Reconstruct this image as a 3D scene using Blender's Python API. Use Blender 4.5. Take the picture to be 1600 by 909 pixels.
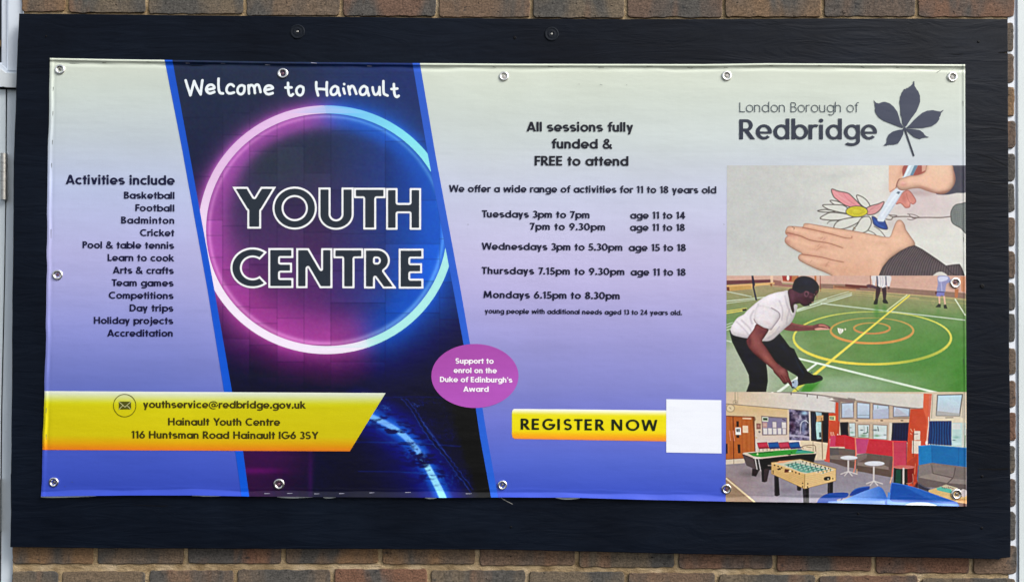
import bpy, math, random, time
import numpy as np
from mathutils import Vector, Matrix
T0 = time.time()
SC = bpy.context.scene
COL = SC.collection
for o in list(bpy.data.objects): bpy.data.objects.remove(o)

# ---------------------------------------------------------------- camera (in front of the wall, Y+ points into the wall, Z up; metres)
F_PX = 1164.0                       # focal length for a 1600 px wide frame
DIST, EYE = 1.746, 1.55
PITCH, YAW, ROLL = math.radians(.983), math.radians(-.335), math.radians(.446)
def cam_axes():
    cy, sy, cp, sp, cr, sr = math.cos(YAW), math.sin(YAW), math.cos(PITCH), math.sin(PITCH), math.cos(ROLL), math.sin(ROLL)
    fwd = Vector((sy*cp, cy*cp, sp)); right = Vector((cy, -sy, 0)); up = right.cross(fwd)
    return right*cr+up*sr, up*cr-right*sr, fwd
CR, CU, CF = cam_axes()
cam = bpy.data.objects.new('camera', bpy.data.cameras.new('camera')); COL.objects.link(cam)
cam.matrix_world = Matrix.Translation((0, -DIST, EYE)) @ Matrix((CR, CU, -CF)).transposed().to_4x4()
cam.data.sensor_width = 36; cam.data.lens = 36*F_PX/1600; cam.data.clip_start = .05; cam.data.clip_end = 200
SC.camera = cam

# ---------------------------------------------------------------- daylight: bright overcast sky and a wide soft sun
SUN_EL, SUN_AZ = math.radians(40), math.radians(58)      # azimuth from straight behind the camera towards the right
w = bpy.data.worlds.new('World'); SC.world = w; w.use_nodes = True
nt = w.node_tree; nt.nodes.clear()
sky = nt.nodes.new('ShaderNodeTexSky'); sky.sky_type = 'NISHITA'; sky.sun_disc = False
sky.sun_elevation = SUN_EL; sky.sun_rotation = math.pi-SUN_AZ
sky.air_density = 1.0; sky.dust_density = 3.0; sky.ozone_density = 1.0
hs = nt.nodes.new('ShaderNodeHueSaturation'); hs.inputs['Saturation'].default_value = .42
bgn = nt.nodes.new('ShaderNodeBackground'); bgn.inputs['Strength'].default_value = .13
wo = nt.nodes.new('ShaderNodeOutputWorld')
nt.links.new(sky.outputs[0], hs.inputs['Color']); nt.links.new(hs.outputs[0], bgn.inputs['Color']); nt.links.new(bgn.outputs[0], wo.inputs['Surface'])
sun = bpy.data.objects.new('sun', bpy.data.lights.new('sun', 'SUN')); COL.objects.link(sun)
sun.data.energy = 2.2; sun.data.angle = math.radians(24); sun.data.color = (1, .965, .92)
sd_ = Vector((math.sin(SUN_AZ)*math.cos(SUN_EL), -math.cos(SUN_AZ)*math.cos(SUN_EL), math.sin(SUN_EL)))
sun.rotation_euler = sd_.to_track_quat('Z', 'Y').to_euler(); sun.location = (2, -3, 5)
vs = SC.view_settings; vs.view_transform = 'Standard'; vs.look = 'None'; vs.exposure = 0.66; vs.gamma = 1.0; vs.use_curve_mapping = False
SC.render.engine = 'CYCLES'; SC.cycles.use_denoising = True; SC.cycles.max_bounces = 6

random.seed(7)
# ---------------------------------------------------------------- flat print: small painter (numpy only)
def catmull(pts, closed=True, n=5):
    p = np.asarray(pts, float); m = len(p); out = []
    rng = range(m) if closed else range(m - 1)
    for i in rng:
        if closed: a, b, c, d = p[(i-1) % m], p[i], p[(i+1) % m], p[(i+2) % m]
        else: a, b, c, d = p[max(i-1, 0)], p[i], p[i+1], p[min(i+2, m-1)]
        for k in range(n):
            t = k / n
            out.append(0.5*((2*b)+(c-a)*t+(2*a-5*b+4*c-d)*t*t+(3*b-a-3*c+d)*t**3))
    if not closed: out.append(p[-1])
    return np.array(out)

def poly_sd(P, X, Y):
    """signed distance (negative inside) of points X,Y to the closed polygon P"""
    d2 = np.full(X.shape, 1e18); ins = np.zeros(X.shape, bool)
    for i in range(len(P)):
        x0, y0 = P[i-1]; x1, y1 = P[i]
        ex, ey = x1-x0, y1-y0
        L = ex*ex+ey*ey
        if L < 1e-14: continue
        wx, wy = X-x0, Y-y0
        t = np.clip((wx*ex+wy*ey)/L, 0, 1)
        d2 = np.minimum(d2, (wx-ex*t)**2+(wy-ey*t)**2)
        if y0 != y1:
            c = ((y0 <= Y) != (y1 <= Y)) & (X < x0+(Y-y0)*ex/(ey))
            ins ^= c
    d = np.sqrt(d2)
    return np.where(ins, -d, d)

def vnoise(X, Y, s, seed=0):
    """smooth value noise 0..1, cell size s (sx, sy) in the units of X, Y"""
    sx, sy = s if isinstance(s, tuple) else (s, s)
    x = X/sx; y = Y/sy
    xi = np.floor(x).astype(np.int64); yi = np.floor(y).astype(np.int64)
    fx = x-xi; fy = y-yi; fx = fx*fx*(3-2*fx); fy = fy*fy*(3-2*fy)
    def h(a, b):
        v = np.sin(a*127.1+b*311.7+seed*74.7)*43758.5453
        return v-np.floor(v)
    return (h(xi, yi)*(1-fx)+h(xi+1, yi)*fx)*(1-fy)+(h(xi, yi+1)*(1-fx)+h(xi+1, yi+1)*fx)*fy

def fbm(X, Y, s, seed=0, o=4):
    sx, sy = s if isinstance(s, tuple) else (s, s)
    v = 0; a = .5; t = 0
    for k in range(o):
        v = v+a*vnoise(X, Y, (sx/2**k, sy/2**k), seed+k*13); t += a; a *= .5
    return v/t

class Canvas:
    """a print painted in photo-like units; colours are 0..255 sRGB"""
    def __init__(s, x0, y0, x1, y1, S, bg):
        s.x0, s.y0, s.S = x0, y0, S
        s.w, s.h = int((x1-x0)*S)+1, int((y1-y0)*S)+1
        s.X, s.Y = np.meshgrid(x0+np.arange(s.w)/S, y0+np.arange(s.h)/S)
        s.C = np.empty((s.h, s.w, 3)); s.C[:] = bg
        s.off = (0, 0, 1); s.clip = None
    def z(s, ox, oy, k):  # following points are given in an enlarged frame: x = ox + px/k
        s.off = (ox, oy, k)
    def P(s, pts):
        p = np.asarray(pts, float)
        return p/s.off[2]+np.array(s.off[:2])
    def box(s, P, m):
        a = np.floor((P.min(0)-m-[s.x0, s.y0])*s.S).astype(int); b = np.ceil((P.max(0)+m-[s.x0, s.y0])*s.S).astype(int)+1
        i0, j0 = max(a[0], 0), max(a[1], 0); i1, j1 = min(b[0], s.w), min(b[1], s.h)
        return (slice(j0, j1), slice(i0, i1)) if i1 > i0 and j1 > j0 else None
    def put(s, sl, m, col, alpha):
        m = m*alpha
        if s.clip is not None: m = m*s.clip[sl]
        if callable(col): col = col(s.X[sl], s.Y[sl])
        s.C[sl] += (np.asarray(col, float)-s.C[sl])*m[..., None]
    def mask(s, pts, smooth=True, f=.7):
        P = s.P(pts)
        if smooth: P = catmull(P)
        M = np.zeros((s.h, s.w)); sl = s.box(P, f)
        if sl: M[sl] = np.clip(.5-poly_sd(P, s.X[sl], s.Y[sl])/f, 0, 1)
        return M
    def poly(s, pts, col, smooth=False, f=.7, alpha=1., line=None, lw=.8):
        P = s.P(pts)
        if smooth: P = catmull(P)
        sl = s.box(P, f+2)
        if not sl: return
        sd = poly_sd(P, s.X[sl], s.Y[sl])
        s.put(sl, np.clip(.5-sd/f, 0, 1), col, alpha)
        if line is not None: s.put(sl, np.clip((lw*1.75/2+.35-abs(sd))/.7, 0, 1), line, alpha*.9)
    def line(s, pts, w, col, smooth=True, f=.7, alpha=1., w1=None):
        P = s.P(pts)
        if smooth and len(P) > 2: P = catmull(P, False)
        w1 = w if w1 is None else w1
        sl = s.box(P, max(w, w1)/2+f)
        if not sl: return
        X, Y = s.X[sl], s.Y[sl]; best = np.full(X.shape, 1e9)
        L = np.r_[0, np.cumsum(np.hypot(*np.diff(P, axis=0).T))]; L = L/max(L[-1], 1e-9)
        for i in range(len(P)-1):
            ex, ey = P[i+1]-P[i]; q = ex*ex+ey*ey
            if q < 1e-12: continue
            wx, wy = X-P[i][0], Y-P[i][1]; t = np.clip((wx*ex+wy*ey)/q, 0, 1)
            ww = w+(w1-w)*(L[i]+(L[i+1]-L[i])*t)
            best = np.minimum(best, np.hypot(wx-ex*t, wy-ey*t)-ww/2)
        s.put(sl, np.clip(.5-best/f, 0, 1), col, alpha)
    def ell(s, cx, cy, rx, ry, col, f=.7, alpha=1., ring=None, rot=0):
        (cx, cy), = s.P([(cx, cy)]); k = s.off[2]; rx /= k; ry /= k
        m = max(rx, ry)+f+2+(ring or 0)
        sl = s.box(np.array([[cx-m, cy-m], [cx+m, cy+m]]), 0)
        if not sl: return
        X, Y = s.X[sl]-cx, s.Y[sl]-cy
        if rot: c, q = np.cos(rot), np.sin(rot); X, Y = X*c+Y*q, Y*c-X*q
        r = np.hypot(X/rx, Y/ry); g = np.hypot(X/rx**2, Y/ry**2)+1e-9
        sd = (r-1)*r/g
        if ring: sd = abs(sd)-ring/2
        s.put(sl, np.clip(.5-sd/f, 0, 1), col, alpha)
    def blob(s, cx, cy, rx, ry, col, alpha=.5, rot=0):
        (cx, cy), = s.P([(cx, cy)]); k = s.off[2]; rx /= k; ry /= k
        m = 2.6*max(rx, ry); sl = s.box(np.array([[cx-m, cy-m], [cx+m, cy+m]]), 0)
        if not sl: return
        X, Y = s.X[sl]-cx, s.Y[sl]-cy
        if rot: c, q = np.cos(rot), np.sin(rot); X, Y = X*c+Y*q, Y*c-X*q
        s.put(sl, np.exp(-(X/rx)**2-(Y/ry)**2), col, alpha)
    def grain(s, amp, seed=1, sc=1.6):
        s.C += ((vnoise(s.X, s.Y, sc, seed)-.5)*2*amp)[..., None]
    def blurred(s, r):
        k = np.exp(-np.arange(-3*r, 3*r+1)**2/(2.*r*r)); k /= k.sum(); B = s.C
        for ax in (0, 1):
            pad = [(0, 0)]*3; pad[ax] = (3*r, 3*r); Q = np.pad(B, pad, mode='edge'); n = B.shape[ax]
            B = sum(k[i]*(Q[i:i+n] if ax == 0 else Q[:, i:i+n]) for i in range(len(k)))
        return B
    def round(s, pts, r=4., dark=.3, light=.08, smooth=True, sx=-.5, sy=-.8):
        """the soft shading a rounded form shows in a printed photo: darker at its turning edges, lighter to one side"""
        M = s.mask(pts, smooth); k = s.C; s.C = M[..., None]*np.ones(3); B = s.blurred(max(1, int(round(r*s.S))))[..., 0]; s.C = k
        gy, gx = np.gradient(B); g = (gx*sx+gy*sy)*r*s.S
        f = 1-dark*np.clip((1-B)*1.7, 0, 1)**1.2+light*4*(-g)
        s.C = s.C*(1-M[..., None])+s.C*M[..., None]*np.clip(f, .4, 1.25)[..., None]
    def develop(s, sharp=.7, seed=1, mott=5.):
        """what a phone camera and a print shop do to a picture: mottled tone, crisp edges"""
        X, Y = s.X, s.Y
        s.C = s.blurred(1)*.45+s.C*.55
        L = s.C.mean(2, keepdims=True)
        s.C = s.C+(((fbm(X, Y, 9, seed, 4)-.5)*2*mott)[..., None]+((fbm(X, Y, 2.2, seed+5, 2)-.5)*1.6*mott)[..., None])*(.35+.65*np.clip(L/150, 0, 1))
        s.C = s.C+((np.stack([vnoise(X, Y, 3.1, seed+k) for k in (11, 12, 13)], 2)-.5)*5)
        s.C = s.C+sharp*(s.C-s.blurred(2)); s.C = np.clip(s.C, 0, 255)
        return s
    def sample(s, x, y):
        fx = np.clip((np.asarray(x)-s.x0)*s.S, 0, s.w-1.001); fy = np.clip((np.asarray(y)-s.y0)*s.S, 0, s.h-1.001)
        i = fx.astype(int); j = fy.astype(int); a = (fx-i)[..., None]; b = (fy-j)[..., None]
        C = s.C
        return (C[j, i]*(1-a)+C[j, i+1]*a)*(1-b)+(C[j+1, i]*(1-a)+C[j+1, i+1]*a)*b

def mix(a, b, t):
    t = np.clip(t, 0, 1)
    if np.ndim(t): t = t[..., None]
    return np.asarray(a, float)*(1-t)+np.asarray(b, float)*t

def paint_drawing_hands():
    c = Canvas(1134, 256, 1512, 432, 1.5, (196, 197, 194))
    X, Y = c.X, c.Y
    c.C[:] = mix((188, 190, 187), (210, 211, 204), (X-1180)/190)
    c.C[:] = mix(c.C, (200, 200, 194), np.clip((Y-380)/60, 0, 1)*np.clip((1400-X)/200, 0, 1))
    c.blob(1446, 322, 60, 26, (200, 182, 184), .8); c.blob(1430, 292, 30, 10, (170, 150, 155), .6)
    c.blob(1290, 280, 60, 8, (186, 190, 186), .5, rot=-.2); c.blob(1230, 330, 40, 30, (184, 186, 184), .5)
    c.blob(1400, 350, 26, 10, (186, 174, 172), .55)
    c.C += ((fbm(X, Y, 14, 3)-.5)*7)[..., None]
    c.z(1200, 227, 4)
    ink = (70, 64, 58)
    # grey leaf on the right and the stem
    c.poly([(1145, 412), (1168, 376), (1205, 366), (1245, 374), (1245, 545), (1205, 518), (1155, 488), (1143, 450)], (112, 119, 117), True, line=(70, 74, 74))
    for k in range(9): c.line([(1150+k*3, 400+k*11), (1190, 405+k*12), (1240, 385+k*15)], .6, (84, 90, 90), alpha=.6)
    for k in range(5): c.line([(1170+k*12, 385), (1180+k*12, 440), (1168+k*14, 500)], .5, (140, 146, 146), alpha=.5)
    c.line([(726, 460), (768, 465), (790, 448), (880, 446), (920, 452), (1000, 451), (1080, 452), (1145, 445)], 1.5, (98, 84, 80))
    c.line([(880, 432), (905, 455), (940, 448), (910, 434), (872, 430)], .9, (98, 84, 80)); c.line([(872, 462), (900, 466), (945, 448)], .9, (98, 84, 80))
    c.line([(735, 432), (775, 437), (805, 440), (790, 450), (760, 440)], 1.2, (98, 84, 80))
    # flower
    W = (208, 209, 201)
    c.poly([(555, 312), (600, 330), (632, 366), (636, 395), (596, 384), (566, 352)], W, True, line=ink)
    c.poly([(388, 346), (430, 350), (480, 374), (440, 378), (410, 368)], W, True, line=ink)
    c.poly([(342, 374), (400, 371), (470, 376), (500, 400), (490, 424), (420, 412), (368, 396)], W, True, line=ink)
    c.poly([(310, 410), (350, 402), (388, 405), (420, 414), (380, 418), (340, 417)], W, True, line=ink)
    c.poly([(326, 458), (360, 432), (400, 420), (490, 430), (530, 446), (470, 464), (390, 468)], W, True, line=ink)
    c.line([(370, 490), (390, 474), (450, 470)], .8, ink)
    c.poly([(412, 516), (428, 482), (470, 462), (560, 448), (590, 452), (560, 484), (500, 514), (450, 524)], W, True, line=ink)
    c.poly([(530, 532), (556, 498), (586, 454), (630, 446), (646, 478), (636, 512), (612, 540), (560, 550)], W, True, line=ink)
    c.line([(626, 532), (660, 548), (690, 575)], .9, ink); c.line([(662, 506), (700, 532), (732, 570)], .9, ink)
    c.line([(534, 512), (546, 520), (536, 530)], .8, (120, 80, 60))
    c.poly([(398, 275), (440, 287), (500, 300), (536, 330), (570, 366), (588, 386), (540, 392), (480, 374), (436, 344), (408, 318)], (214, 142, 146), True, line=ink)
    c.line([(415, 290), (450, 320), (510, 360)], 2.5, (222, 164, 164), alpha=.6); c.line([(470, 300), (500, 340), (552, 376)], 1.2, (196, 112, 122), alpha=.6)
    c.poly([(726, 354), (690, 366), (640, 380), (614, 398), (618, 432), (664, 430), (702, 402)], (208, 150, 150), True, line=ink)
    c.line([(630, 420), (650, 395), (690, 372)], 1.2, (186, 112, 118), alpha=.6); c.line([(640, 410), (680, 404)], 1, (225, 175, 172), alpha=.6)
    c.ell(555, 414, 68, 34, (198, 188, 48)); c.ell(555, 414, 68, 34, ink, ring=1.2, alpha=.8)
    for k in range(12):
        a = k*2.4; c.line([(555+50*math.cos(a), 414+22*math.sin(a)), (555+30*math.cos(a+.6), 414+16*math.sin(a+.6))], 1.3, (172, 160, 30), alpha=.6)
    c.blob(545, 406, 22, 9, (216, 206, 70), .6)
    c.poly([(650, 446), (668, 450), (694, 470), (722, 462), (736, 488), (746, 524), (700, 518), (664, 496), (654, 470)], (40, 68, 140), True, line=(50, 55, 80))
    c.line([(668, 470), (690, 495), (722, 512)], 2, (52, 92, 178), alpha=.7)
    # hand holding the pen
    sk = (224, 182, 156); dk = (172, 104, 88)
    c.blob(960, 300, 120, 18, (176, 150, 150), .6)
    c.poly([(800, 366), (818, 326), (850, 292), (880, 284), (912, 322), (924, 350), (908, 368), (890, 362), (884, 386), (860, 390), (842, 372), (826, 362)], (200, 130, 118), True, line=(160, 96, 86))
    c.blob(880, 360, 12, 14, (220, 152, 140), .7); c.blob(850, 330, 14, 24, (176, 98, 88), .6); c.line([(888, 362), (872, 330), (866, 300)], .8, dk)
    c.poly([(755, 120), (885, 120), (862, 160), (838, 200), (806, 246), (800, 268), (762, 292), (755, 280)], (218, 176, 150))
    c.blob(775, 250, 14, 40, (228, 190, 165), .6); c.blob(840, 150, 14, 40, (196, 136, 112), .7, rot=.4)
    c.line([(800, 268), (762, 292)], 1, dk)
    c.poly([(858, 122), (1005, 122), (985, 168), (930, 190), (868, 196), (842, 190)], (150, 74, 66), True)
    c.poly([(962, 122), (1012, 122), (1000, 150), (962, 168)], (206, 158, 140))
    c.poly([(1130, 122), (1245, 122), (1245, 282), (1180, 298), (1110, 310), (1050, 302), (1140, 262)], (66, 65, 80), True)
    for k in range(14): c.line([(1150+k*7, 124+k*3), (1178+k*5, 210), (1130+k*9, 300)], .6, (50, 50, 64), alpha=.5)
    c.line([(1240, 122), (1240, 285)], 2, (60, 60, 72))
    # the pen
    pen = (206, 216, 226)
    c.poly([(880, 120), (940, 120), (905, 190), (868, 206), (842, 204)], (188, 204, 214))
    c.poly([(918, 120), (940, 120), (905, 190), (888, 188)], (92, 128, 150))
    c.poly([(884, 120), (900, 120), (862, 196), (846, 202)], (214, 226, 232))
    c.poly([(798, 270), (846, 284), (830, 312), (782, 392), (722, 478), (690, 476), (682, 466), (712, 396), (770, 300)], pen)
    c.line([(712, 440), (770, 350), (815, 292)], 3, (222, 230, 238), alpha=.8)
    c.line([(730, 462), (790, 372), (836, 296)], 1.4, (172, 184, 200), alpha=.8)
    c.poly([(812, 288), (828, 292), (818, 306), (802, 300)], (90, 104, 120))
    # the fist over the pen
    c.poly([(806, 238), (818, 214), (850, 204), (890, 192), (940, 186), (982, 166), (1006, 118), (1138, 118), (1160, 160), (1170, 210), (1160, 250), (1130, 286), (1092, 304), (1040, 298), (990, 284), (945, 268), (900, 270), (860, 280), (828, 280), (808, 262)], sk, True, line=(178, 118, 98), lw=.5)
    c.clip = c.mask([(806, 238), (818, 214), (850, 204), (890, 192), (940, 186), (982, 166), (1006, 118), (1138, 118), (1160, 160), (1170, 210), (1160, 250), (1130, 286), (1092, 304), (1040, 298), (990, 284), (945, 268), (900, 270), (860, 280), (828, 280), (808, 262)])
    c.blob(1080, 160, 60, 40, (230, 198, 170), .8); c.blob(846, 244, 24, 18, (206, 144, 132), .8); c.blob(1090, 296, 90, 12, (186, 124, 104), .8, rot=-.15)
    c.blob(1165, 200, 10, 60, (190, 130, 108), .7); c.blob(940, 226, 50, 14, (222, 182, 162), .7); c.blob(985, 270, 50, 10, (190, 128, 110), .7, rot=.3)
    c.blob(846, 236, 14, 6, (226, 178, 168), .8)
    c.clip = None
    c.round([(806, 238), (818, 214), (850, 204), (890, 192), (940, 186), (982, 166), (1006, 100), (1138, 100), (1160, 160), (1170, 210), (1160, 250), (1130, 286), (1092, 304), (1040, 298), (990, 284), (945, 268), (900, 270), (860, 280), (828, 280), (808, 262)], 4, .3, .06)
    c.line([(820, 212), (806, 240), (800, 266)], 1.1, (120, 66, 58))
    # the flat hand
    H = [(112, 530), (110, 550), (124, 566), (110, 580), (107, 604), (130, 628), (180, 658), (214, 676), (196, 686), (190, 704), (206, 724), (290, 766), (350, 790), (404, 816), (420, 830), (700, 830), (716, 764), (760, 710), (830, 662), (916, 624), (884, 562), (860, 526), (850, 492), (826, 468), (802, 480), (782, 528), (766, 568), (740, 575), (640, 556), (530, 535), (400, 515), (256, 491), (226, 493), (216, 511), (160, 507), (126, 509)]
    c.poly([(x+4, y+12) for x, y in H], (150, 140, 132), True, f=4, alpha=.4)
    c.poly(H, (216, 172, 146), True, line=(158, 108, 88), lw=.5)
    c.clip = c.mask(H)
    c.blob(600, 640, 150, 60, (224, 184, 156), .9); c.blob(820, 590, 50, 40, (228, 188, 160), .8); c.blob(260, 530, 100, 16, (222, 178, 152), .7, rot=.12)
    c.blob(500, 780, 160, 40, (206, 158, 130), .7); c.blob(140, 560, 40, 14, (196, 140, 124), .8); c.blob(120, 604, 26, 14, (200, 142, 128), .8)
    c.blob(320, 640, 40, 16, (196, 142, 118), .8); c.blob(370, 745, 34, 14, (192, 138, 114), .8); c.blob(330, 580, 30, 8, (194, 144, 122), .6); c.blob(245, 500, 30, 8, (212, 170, 150), .6)
    c.blob(826, 486, 12, 12, (226, 186, 164), .8); c.blob(700, 590, 60, 14, (222, 182, 158), .6)
    c.round(H, 3.6, .24, .06)
    for a_, b_ in (((150, 522), (330, 566)), ((150, 592), (400, 670)), ((230, 706), (420, 752)), ((260, 502), (480, 548))): c.line([a_, b_], 2.5, (232, 192, 164), smooth=False, f=5, alpha=.45)
    c.blob(560, 640, 90, 40, (210, 164, 138), .5); c.blob(690, 700, 50, 70, (226, 184, 156), .6)
    for L in ([(216, 514), (300, 532), (400, 556), (480, 578), (520, 580), (524, 570)], [(116, 546), (200, 566), (270, 594), (380, 612), (466, 641)], [(204, 680), (262, 688), (340, 700), (400, 716), (472, 730)]):
        c.line(L, 5, (176, 122, 98), f=6, alpha=.42, w1=1); c.line(L, 2.2, (160, 104, 84), f=1.8, alpha=.5, w1=.8); c.line(L, .8, (136, 84, 66), alpha=.9, w1=.6)
    for x, y in ((318, 625), (326, 640), (310, 652), (372, 738), (366, 752), (335, 582), (350, 590), (270, 726)): c.line([(x-8, y+6), (x+6, y-8)], .7, (164, 112, 92), alpha=.6)
    c.line([(150, 510), (166, 518), (160, 526)], 1, (120, 76, 64), alpha=.8)
    c.line([(118, 532), (135, 545), (160, 548)], .6, (170, 116, 100), alpha=.7)
    c.C += (c.clip*(fbm(X, Y, 5, 9)-.5)*10)[..., None]
    c.clip = None
    # ribbed cuff
    CU = [(690, 830), (700, 800), (718, 762), (762, 710), (832, 660), (880, 636), (916, 627), (965, 652), (1060, 716), (1112, 754), (1150, 748), (1196, 744), (1212, 770), (1232, 830)]
    c.poly(CU, (86, 76, 80), False, line=(60, 50, 52)); c.round(CU, 5, .3, .1, False)
    c.clip = c.mask(CU, False)
    for k in range(30):
        x = 700+k*17; c.line([(x, 840), (x+40-k*1.2, 740), (x+130-k*2.5, 610)], 1.1, (54, 46, 50), alpha=.75)
        c.line([(x+7, 840), (x+47-k*1.2, 740), (x+137-k*2.5, 610)], .8, (112, 100, 102), alpha=.5)
    c.clip = None
    c.poly([(1030, 830), (1046, 800), (1080, 790), (1112, 804), (1124, 830)], (206, 204, 196), True)
    c.line([(1112, 754), (1150, 800), (1232, 830)], 1, (50, 44, 50))
    return c.develop(.6, 5, 4)

def paint_sports_hall():
    c = Canvas(1134, 428, 1513, 616, 1.5, (112, 148, 92))
    X, Y = c.X, c.Y
    base = mix((150, 142, 104), (106, 138, 84), (Y-455)/45)
    base = mix(base, (84, 134, 66), np.clip((X-1300)/150, 0, 1)*np.clip((Y-480)/60, 0, 1))
    gl = np.clip((1275-X)/80, 0, 1)*np.clip((Y-505)/50, 0, 1)
    gl2 = np.exp(-((X-1310)/110)**2-((Y-606)/24)**2)
    base = mix(base, (164, 174, 152), np.clip(gl*1.1, 0, 1)); base = mix(base, (142, 166, 134), gl2*.8)
    c.C[:] = base
    c.C[:] = mix(c.C, (66, 128, 50), np.exp(-((X-1500)/14)**2)*np.clip((Y-500)/70, 0, 1)*.7)
    c.C += ((fbm(X, Y, (26, 9), 4)-.5)*13)[..., None]
    # wall
    c.z(1130, 425, 7.975)
    wall = (204, 166, 150)
    c.poly([(0, 0), (3100, 0), (3100, 275), (2400, 240), (1960, 200), (1400, 178), (1200, 165), (700, 130), (0, 150)], wall)
    for k in range(9): c.line([(0, 55+k*16), (1500, 52+k*17), (3100, 70+k*22)], .5, (188, 146, 128), smooth=False, alpha=.45)
    c.poly([(0, 106), (600, 92), (600, 128), (0, 160)], (104, 62, 66)); c.poly([(590, 92), (720, 110), (740, 150), (900, 160), (900, 190), (600, 160)], (150, 104, 96))
    c.poly([(1200, 145), (1500, 152), (3020, 260), (3020, 330), (2700, 300), (1900, 246), (1200, 205)], (138, 110, 96))
    c.poly([(1520, 150), (1800, 170), (1800, 200), (1520, 190)], (100, 50, 46))
    c.poly([(1370, 160), (1660, 196), (1650, 240), (1370, 210)], (168, 122, 92))
    c.line([(1390, 178), (1700, 205)], 1.2, (96, 50, 44))
    c.poly([(730, 30), (935, 30), (920, 130), (745, 115)], (176, 112, 74)); c.poly([(730, 30), (860, 30), (850, 110), (745, 105)], (158, 58, 56)); c.ell(808, 72, 17, 34, (226, 214, 206))
    c.line([(935, 30), (925, 130)], .8, (120, 40, 40)); c.poly([(585, 30), (622, 30), (622, 160), (592, 160)], (222, 190, 160))
    c.poly([(1135, 30), (1160, 30), (1160, 130), (1140, 130)], (176, 106, 60)); c.line([(1208, 40), (1212, 240)], 1, (132, 66, 54))
    # bench and floor markings at the back
    c.poly([(40, 165), (640, 128), (640, 150), (360, 180), (360, 210), (80, 235), (40, 190)], (212, 168, 112)); c.poly([(80, 180), (350, 168), (350, 212), (90, 232)], (188, 150, 88))
    c.poly([(40, 186), (76, 184), (80, 236), (48, 236)], (110, 66, 44)); c.poly([(582, 146), (612, 146), (612, 178), (590, 178)], (120, 60, 46))
    c.line([(420, 146), (900, 205), (1600, 250), (2440, 330)], .9, (206, 180, 120), smooth=False, alpha=.8)
    c.line([(1230, 205), (1900, 245), (2900, 330), (3040, 345)], 1.1, (210, 178, 128), smooth=False, alpha=.8)
    c.line([(1200, 240), (1700, 285), (3040, 395)], .8, (200, 190, 120), smooth=False, alpha=.5); c.line([(640, 178), (1000, 200)], 1.2, (170, 120, 110), alpha=.7)
    wl = (202, 216, 196)
    for a, b, w in (((40, 240), (350, 305), 1.2), ((40, 362), (640, 300), 1.5), ((40, 390), (420, 340), 1), ((900, 470), (1600, 262), 1.2), ((920, 490), (1600, 285), 1.6), ((1080, 385), (1560, 245), .9), ((1220, 390), (3010, 597), 1.6), ((40, 655), (120, 628), 1), ((40, 690), (110, 660), 1.3), ((40, 722), (90, 708), 1.3), ((40, 852), (100, 868), 1.6)):
        c.line([a, b], w, wl, smooth=False, alpha=.9)
    c.line([(40, 487), (290, 450)], 1.1, (226, 206, 100), smooth=False); c.line([(40, 512), (240, 480)], 1.4, (226, 206, 100), smooth=False); c.poly([(238, 462), (290, 452), (290, 480), (242, 486)], (40, 36, 40))
    c.poly([(350, 30), (374, 30), (398, 160), (385, 180), (424, 350), (402, 352), (368, 190), (360, 120)], (42, 34, 62))
    # circles, perspective rings
    c.z(0, 0, 1)
    def ring(cx, cy, rx, ry, w0, w1, col, col2):
        A = np.linspace(0, 2*math.pi, 73)
        for a, b in zip(A[:-1], A[1:]):
            t = (math.sin((a+b)/2)+1)/2; w = w0+(w1-w0)*t; sq = .55+.45*abs(math.cos((a+b)/2))
            c.line([(cx+rx*math.cos(a), cy+ry*math.sin(a)), (cx+rx*math.cos(b), cy+ry*math.sin(b))], w*(sq+.25*t), mix(col, col2, t), smooth=False)
    ring(1362.4, 512.6, 28, 8.3, 2.4, 2.6, (176, 150, 82), (196, 134, 84))
    ring(1362.5, 516.3, 64.5, 19.8, 1.8, 3.8, (172, 154, 86), (208, 146, 82))
    ring(1363, 527.8, 123, 41, 1.7, 4.2, (200, 206, 100), (222, 206, 82))
    c.line([(1421, 461.5), (1240, 612)], 2, (226, 212, 92), smooth=False, w1=4.8); c.line([(1417, 461), (1386, 485)], 1.6, (214, 222, 170), smooth=False)
    c.line([(1247, 559.6), (1475, 616)], 3, (216, 230, 212), smooth=False, w1=3.4); c.line([(1277, 567), (1216, 612)], 3, (218, 228, 216), smooth=False, w1=4.4)
    c.line([(1291.5, 466.5), (1245, 485)], 1.4, wl, smooth=False)
    c.line([(1492.5, 467.5), (1508, 492)], 1.8, (210, 222, 196), smooth=False)
    c.blob(1370, 487, 5, 12, (60, 128, 50), .6); c.blob(1382, 482, 4, 8, (60, 128, 50), .5); c.blob(1466, 486, 4, 6, (80, 130, 66), .4)
    c.blob(1330, 600, 70, 10, (150, 176, 146), .5); c.blob(1180, 560, 30, 30, (176, 184, 168), .5); c.blob(1440, 560, 60, 20, (72, 128, 58), .4)
    # two small players at the back
    c.z(1320, 425, 7.975)
    c.poly([(345, 45), (562, 45), (570, 130), (545, 205), (520, 150), (512, 198), (470, 205), (450, 175), (440, 205), (400, 180), (400, 60), (372, 170), (352, 170), (340, 110)], (214, 210, 212), True)
    for x in (410, 440, 470, 500): c.line([(x, 60), (x+8, 120), (x-4, 180)], .7, (150, 152, 172), alpha=.7)
    c.poly([(392, 50), (408, 50), (416, 170), (400, 176)], (70, 72, 96)); c.poly([(506, 50), (518, 50), (524, 160), (508, 170)], (90, 90, 110))
    c.poly([(350, 160), (396, 180), (386, 214), (352, 200), (280, 190), (268, 160), (300, 150)], (76, 52, 66), alpha=.9); c.poly([(530, 180), (558, 180), (560, 206), (540, 216)], (92, 58, 56))
    c.line([(318, 40), (320, 200)], .8, (110, 50, 46))
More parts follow.
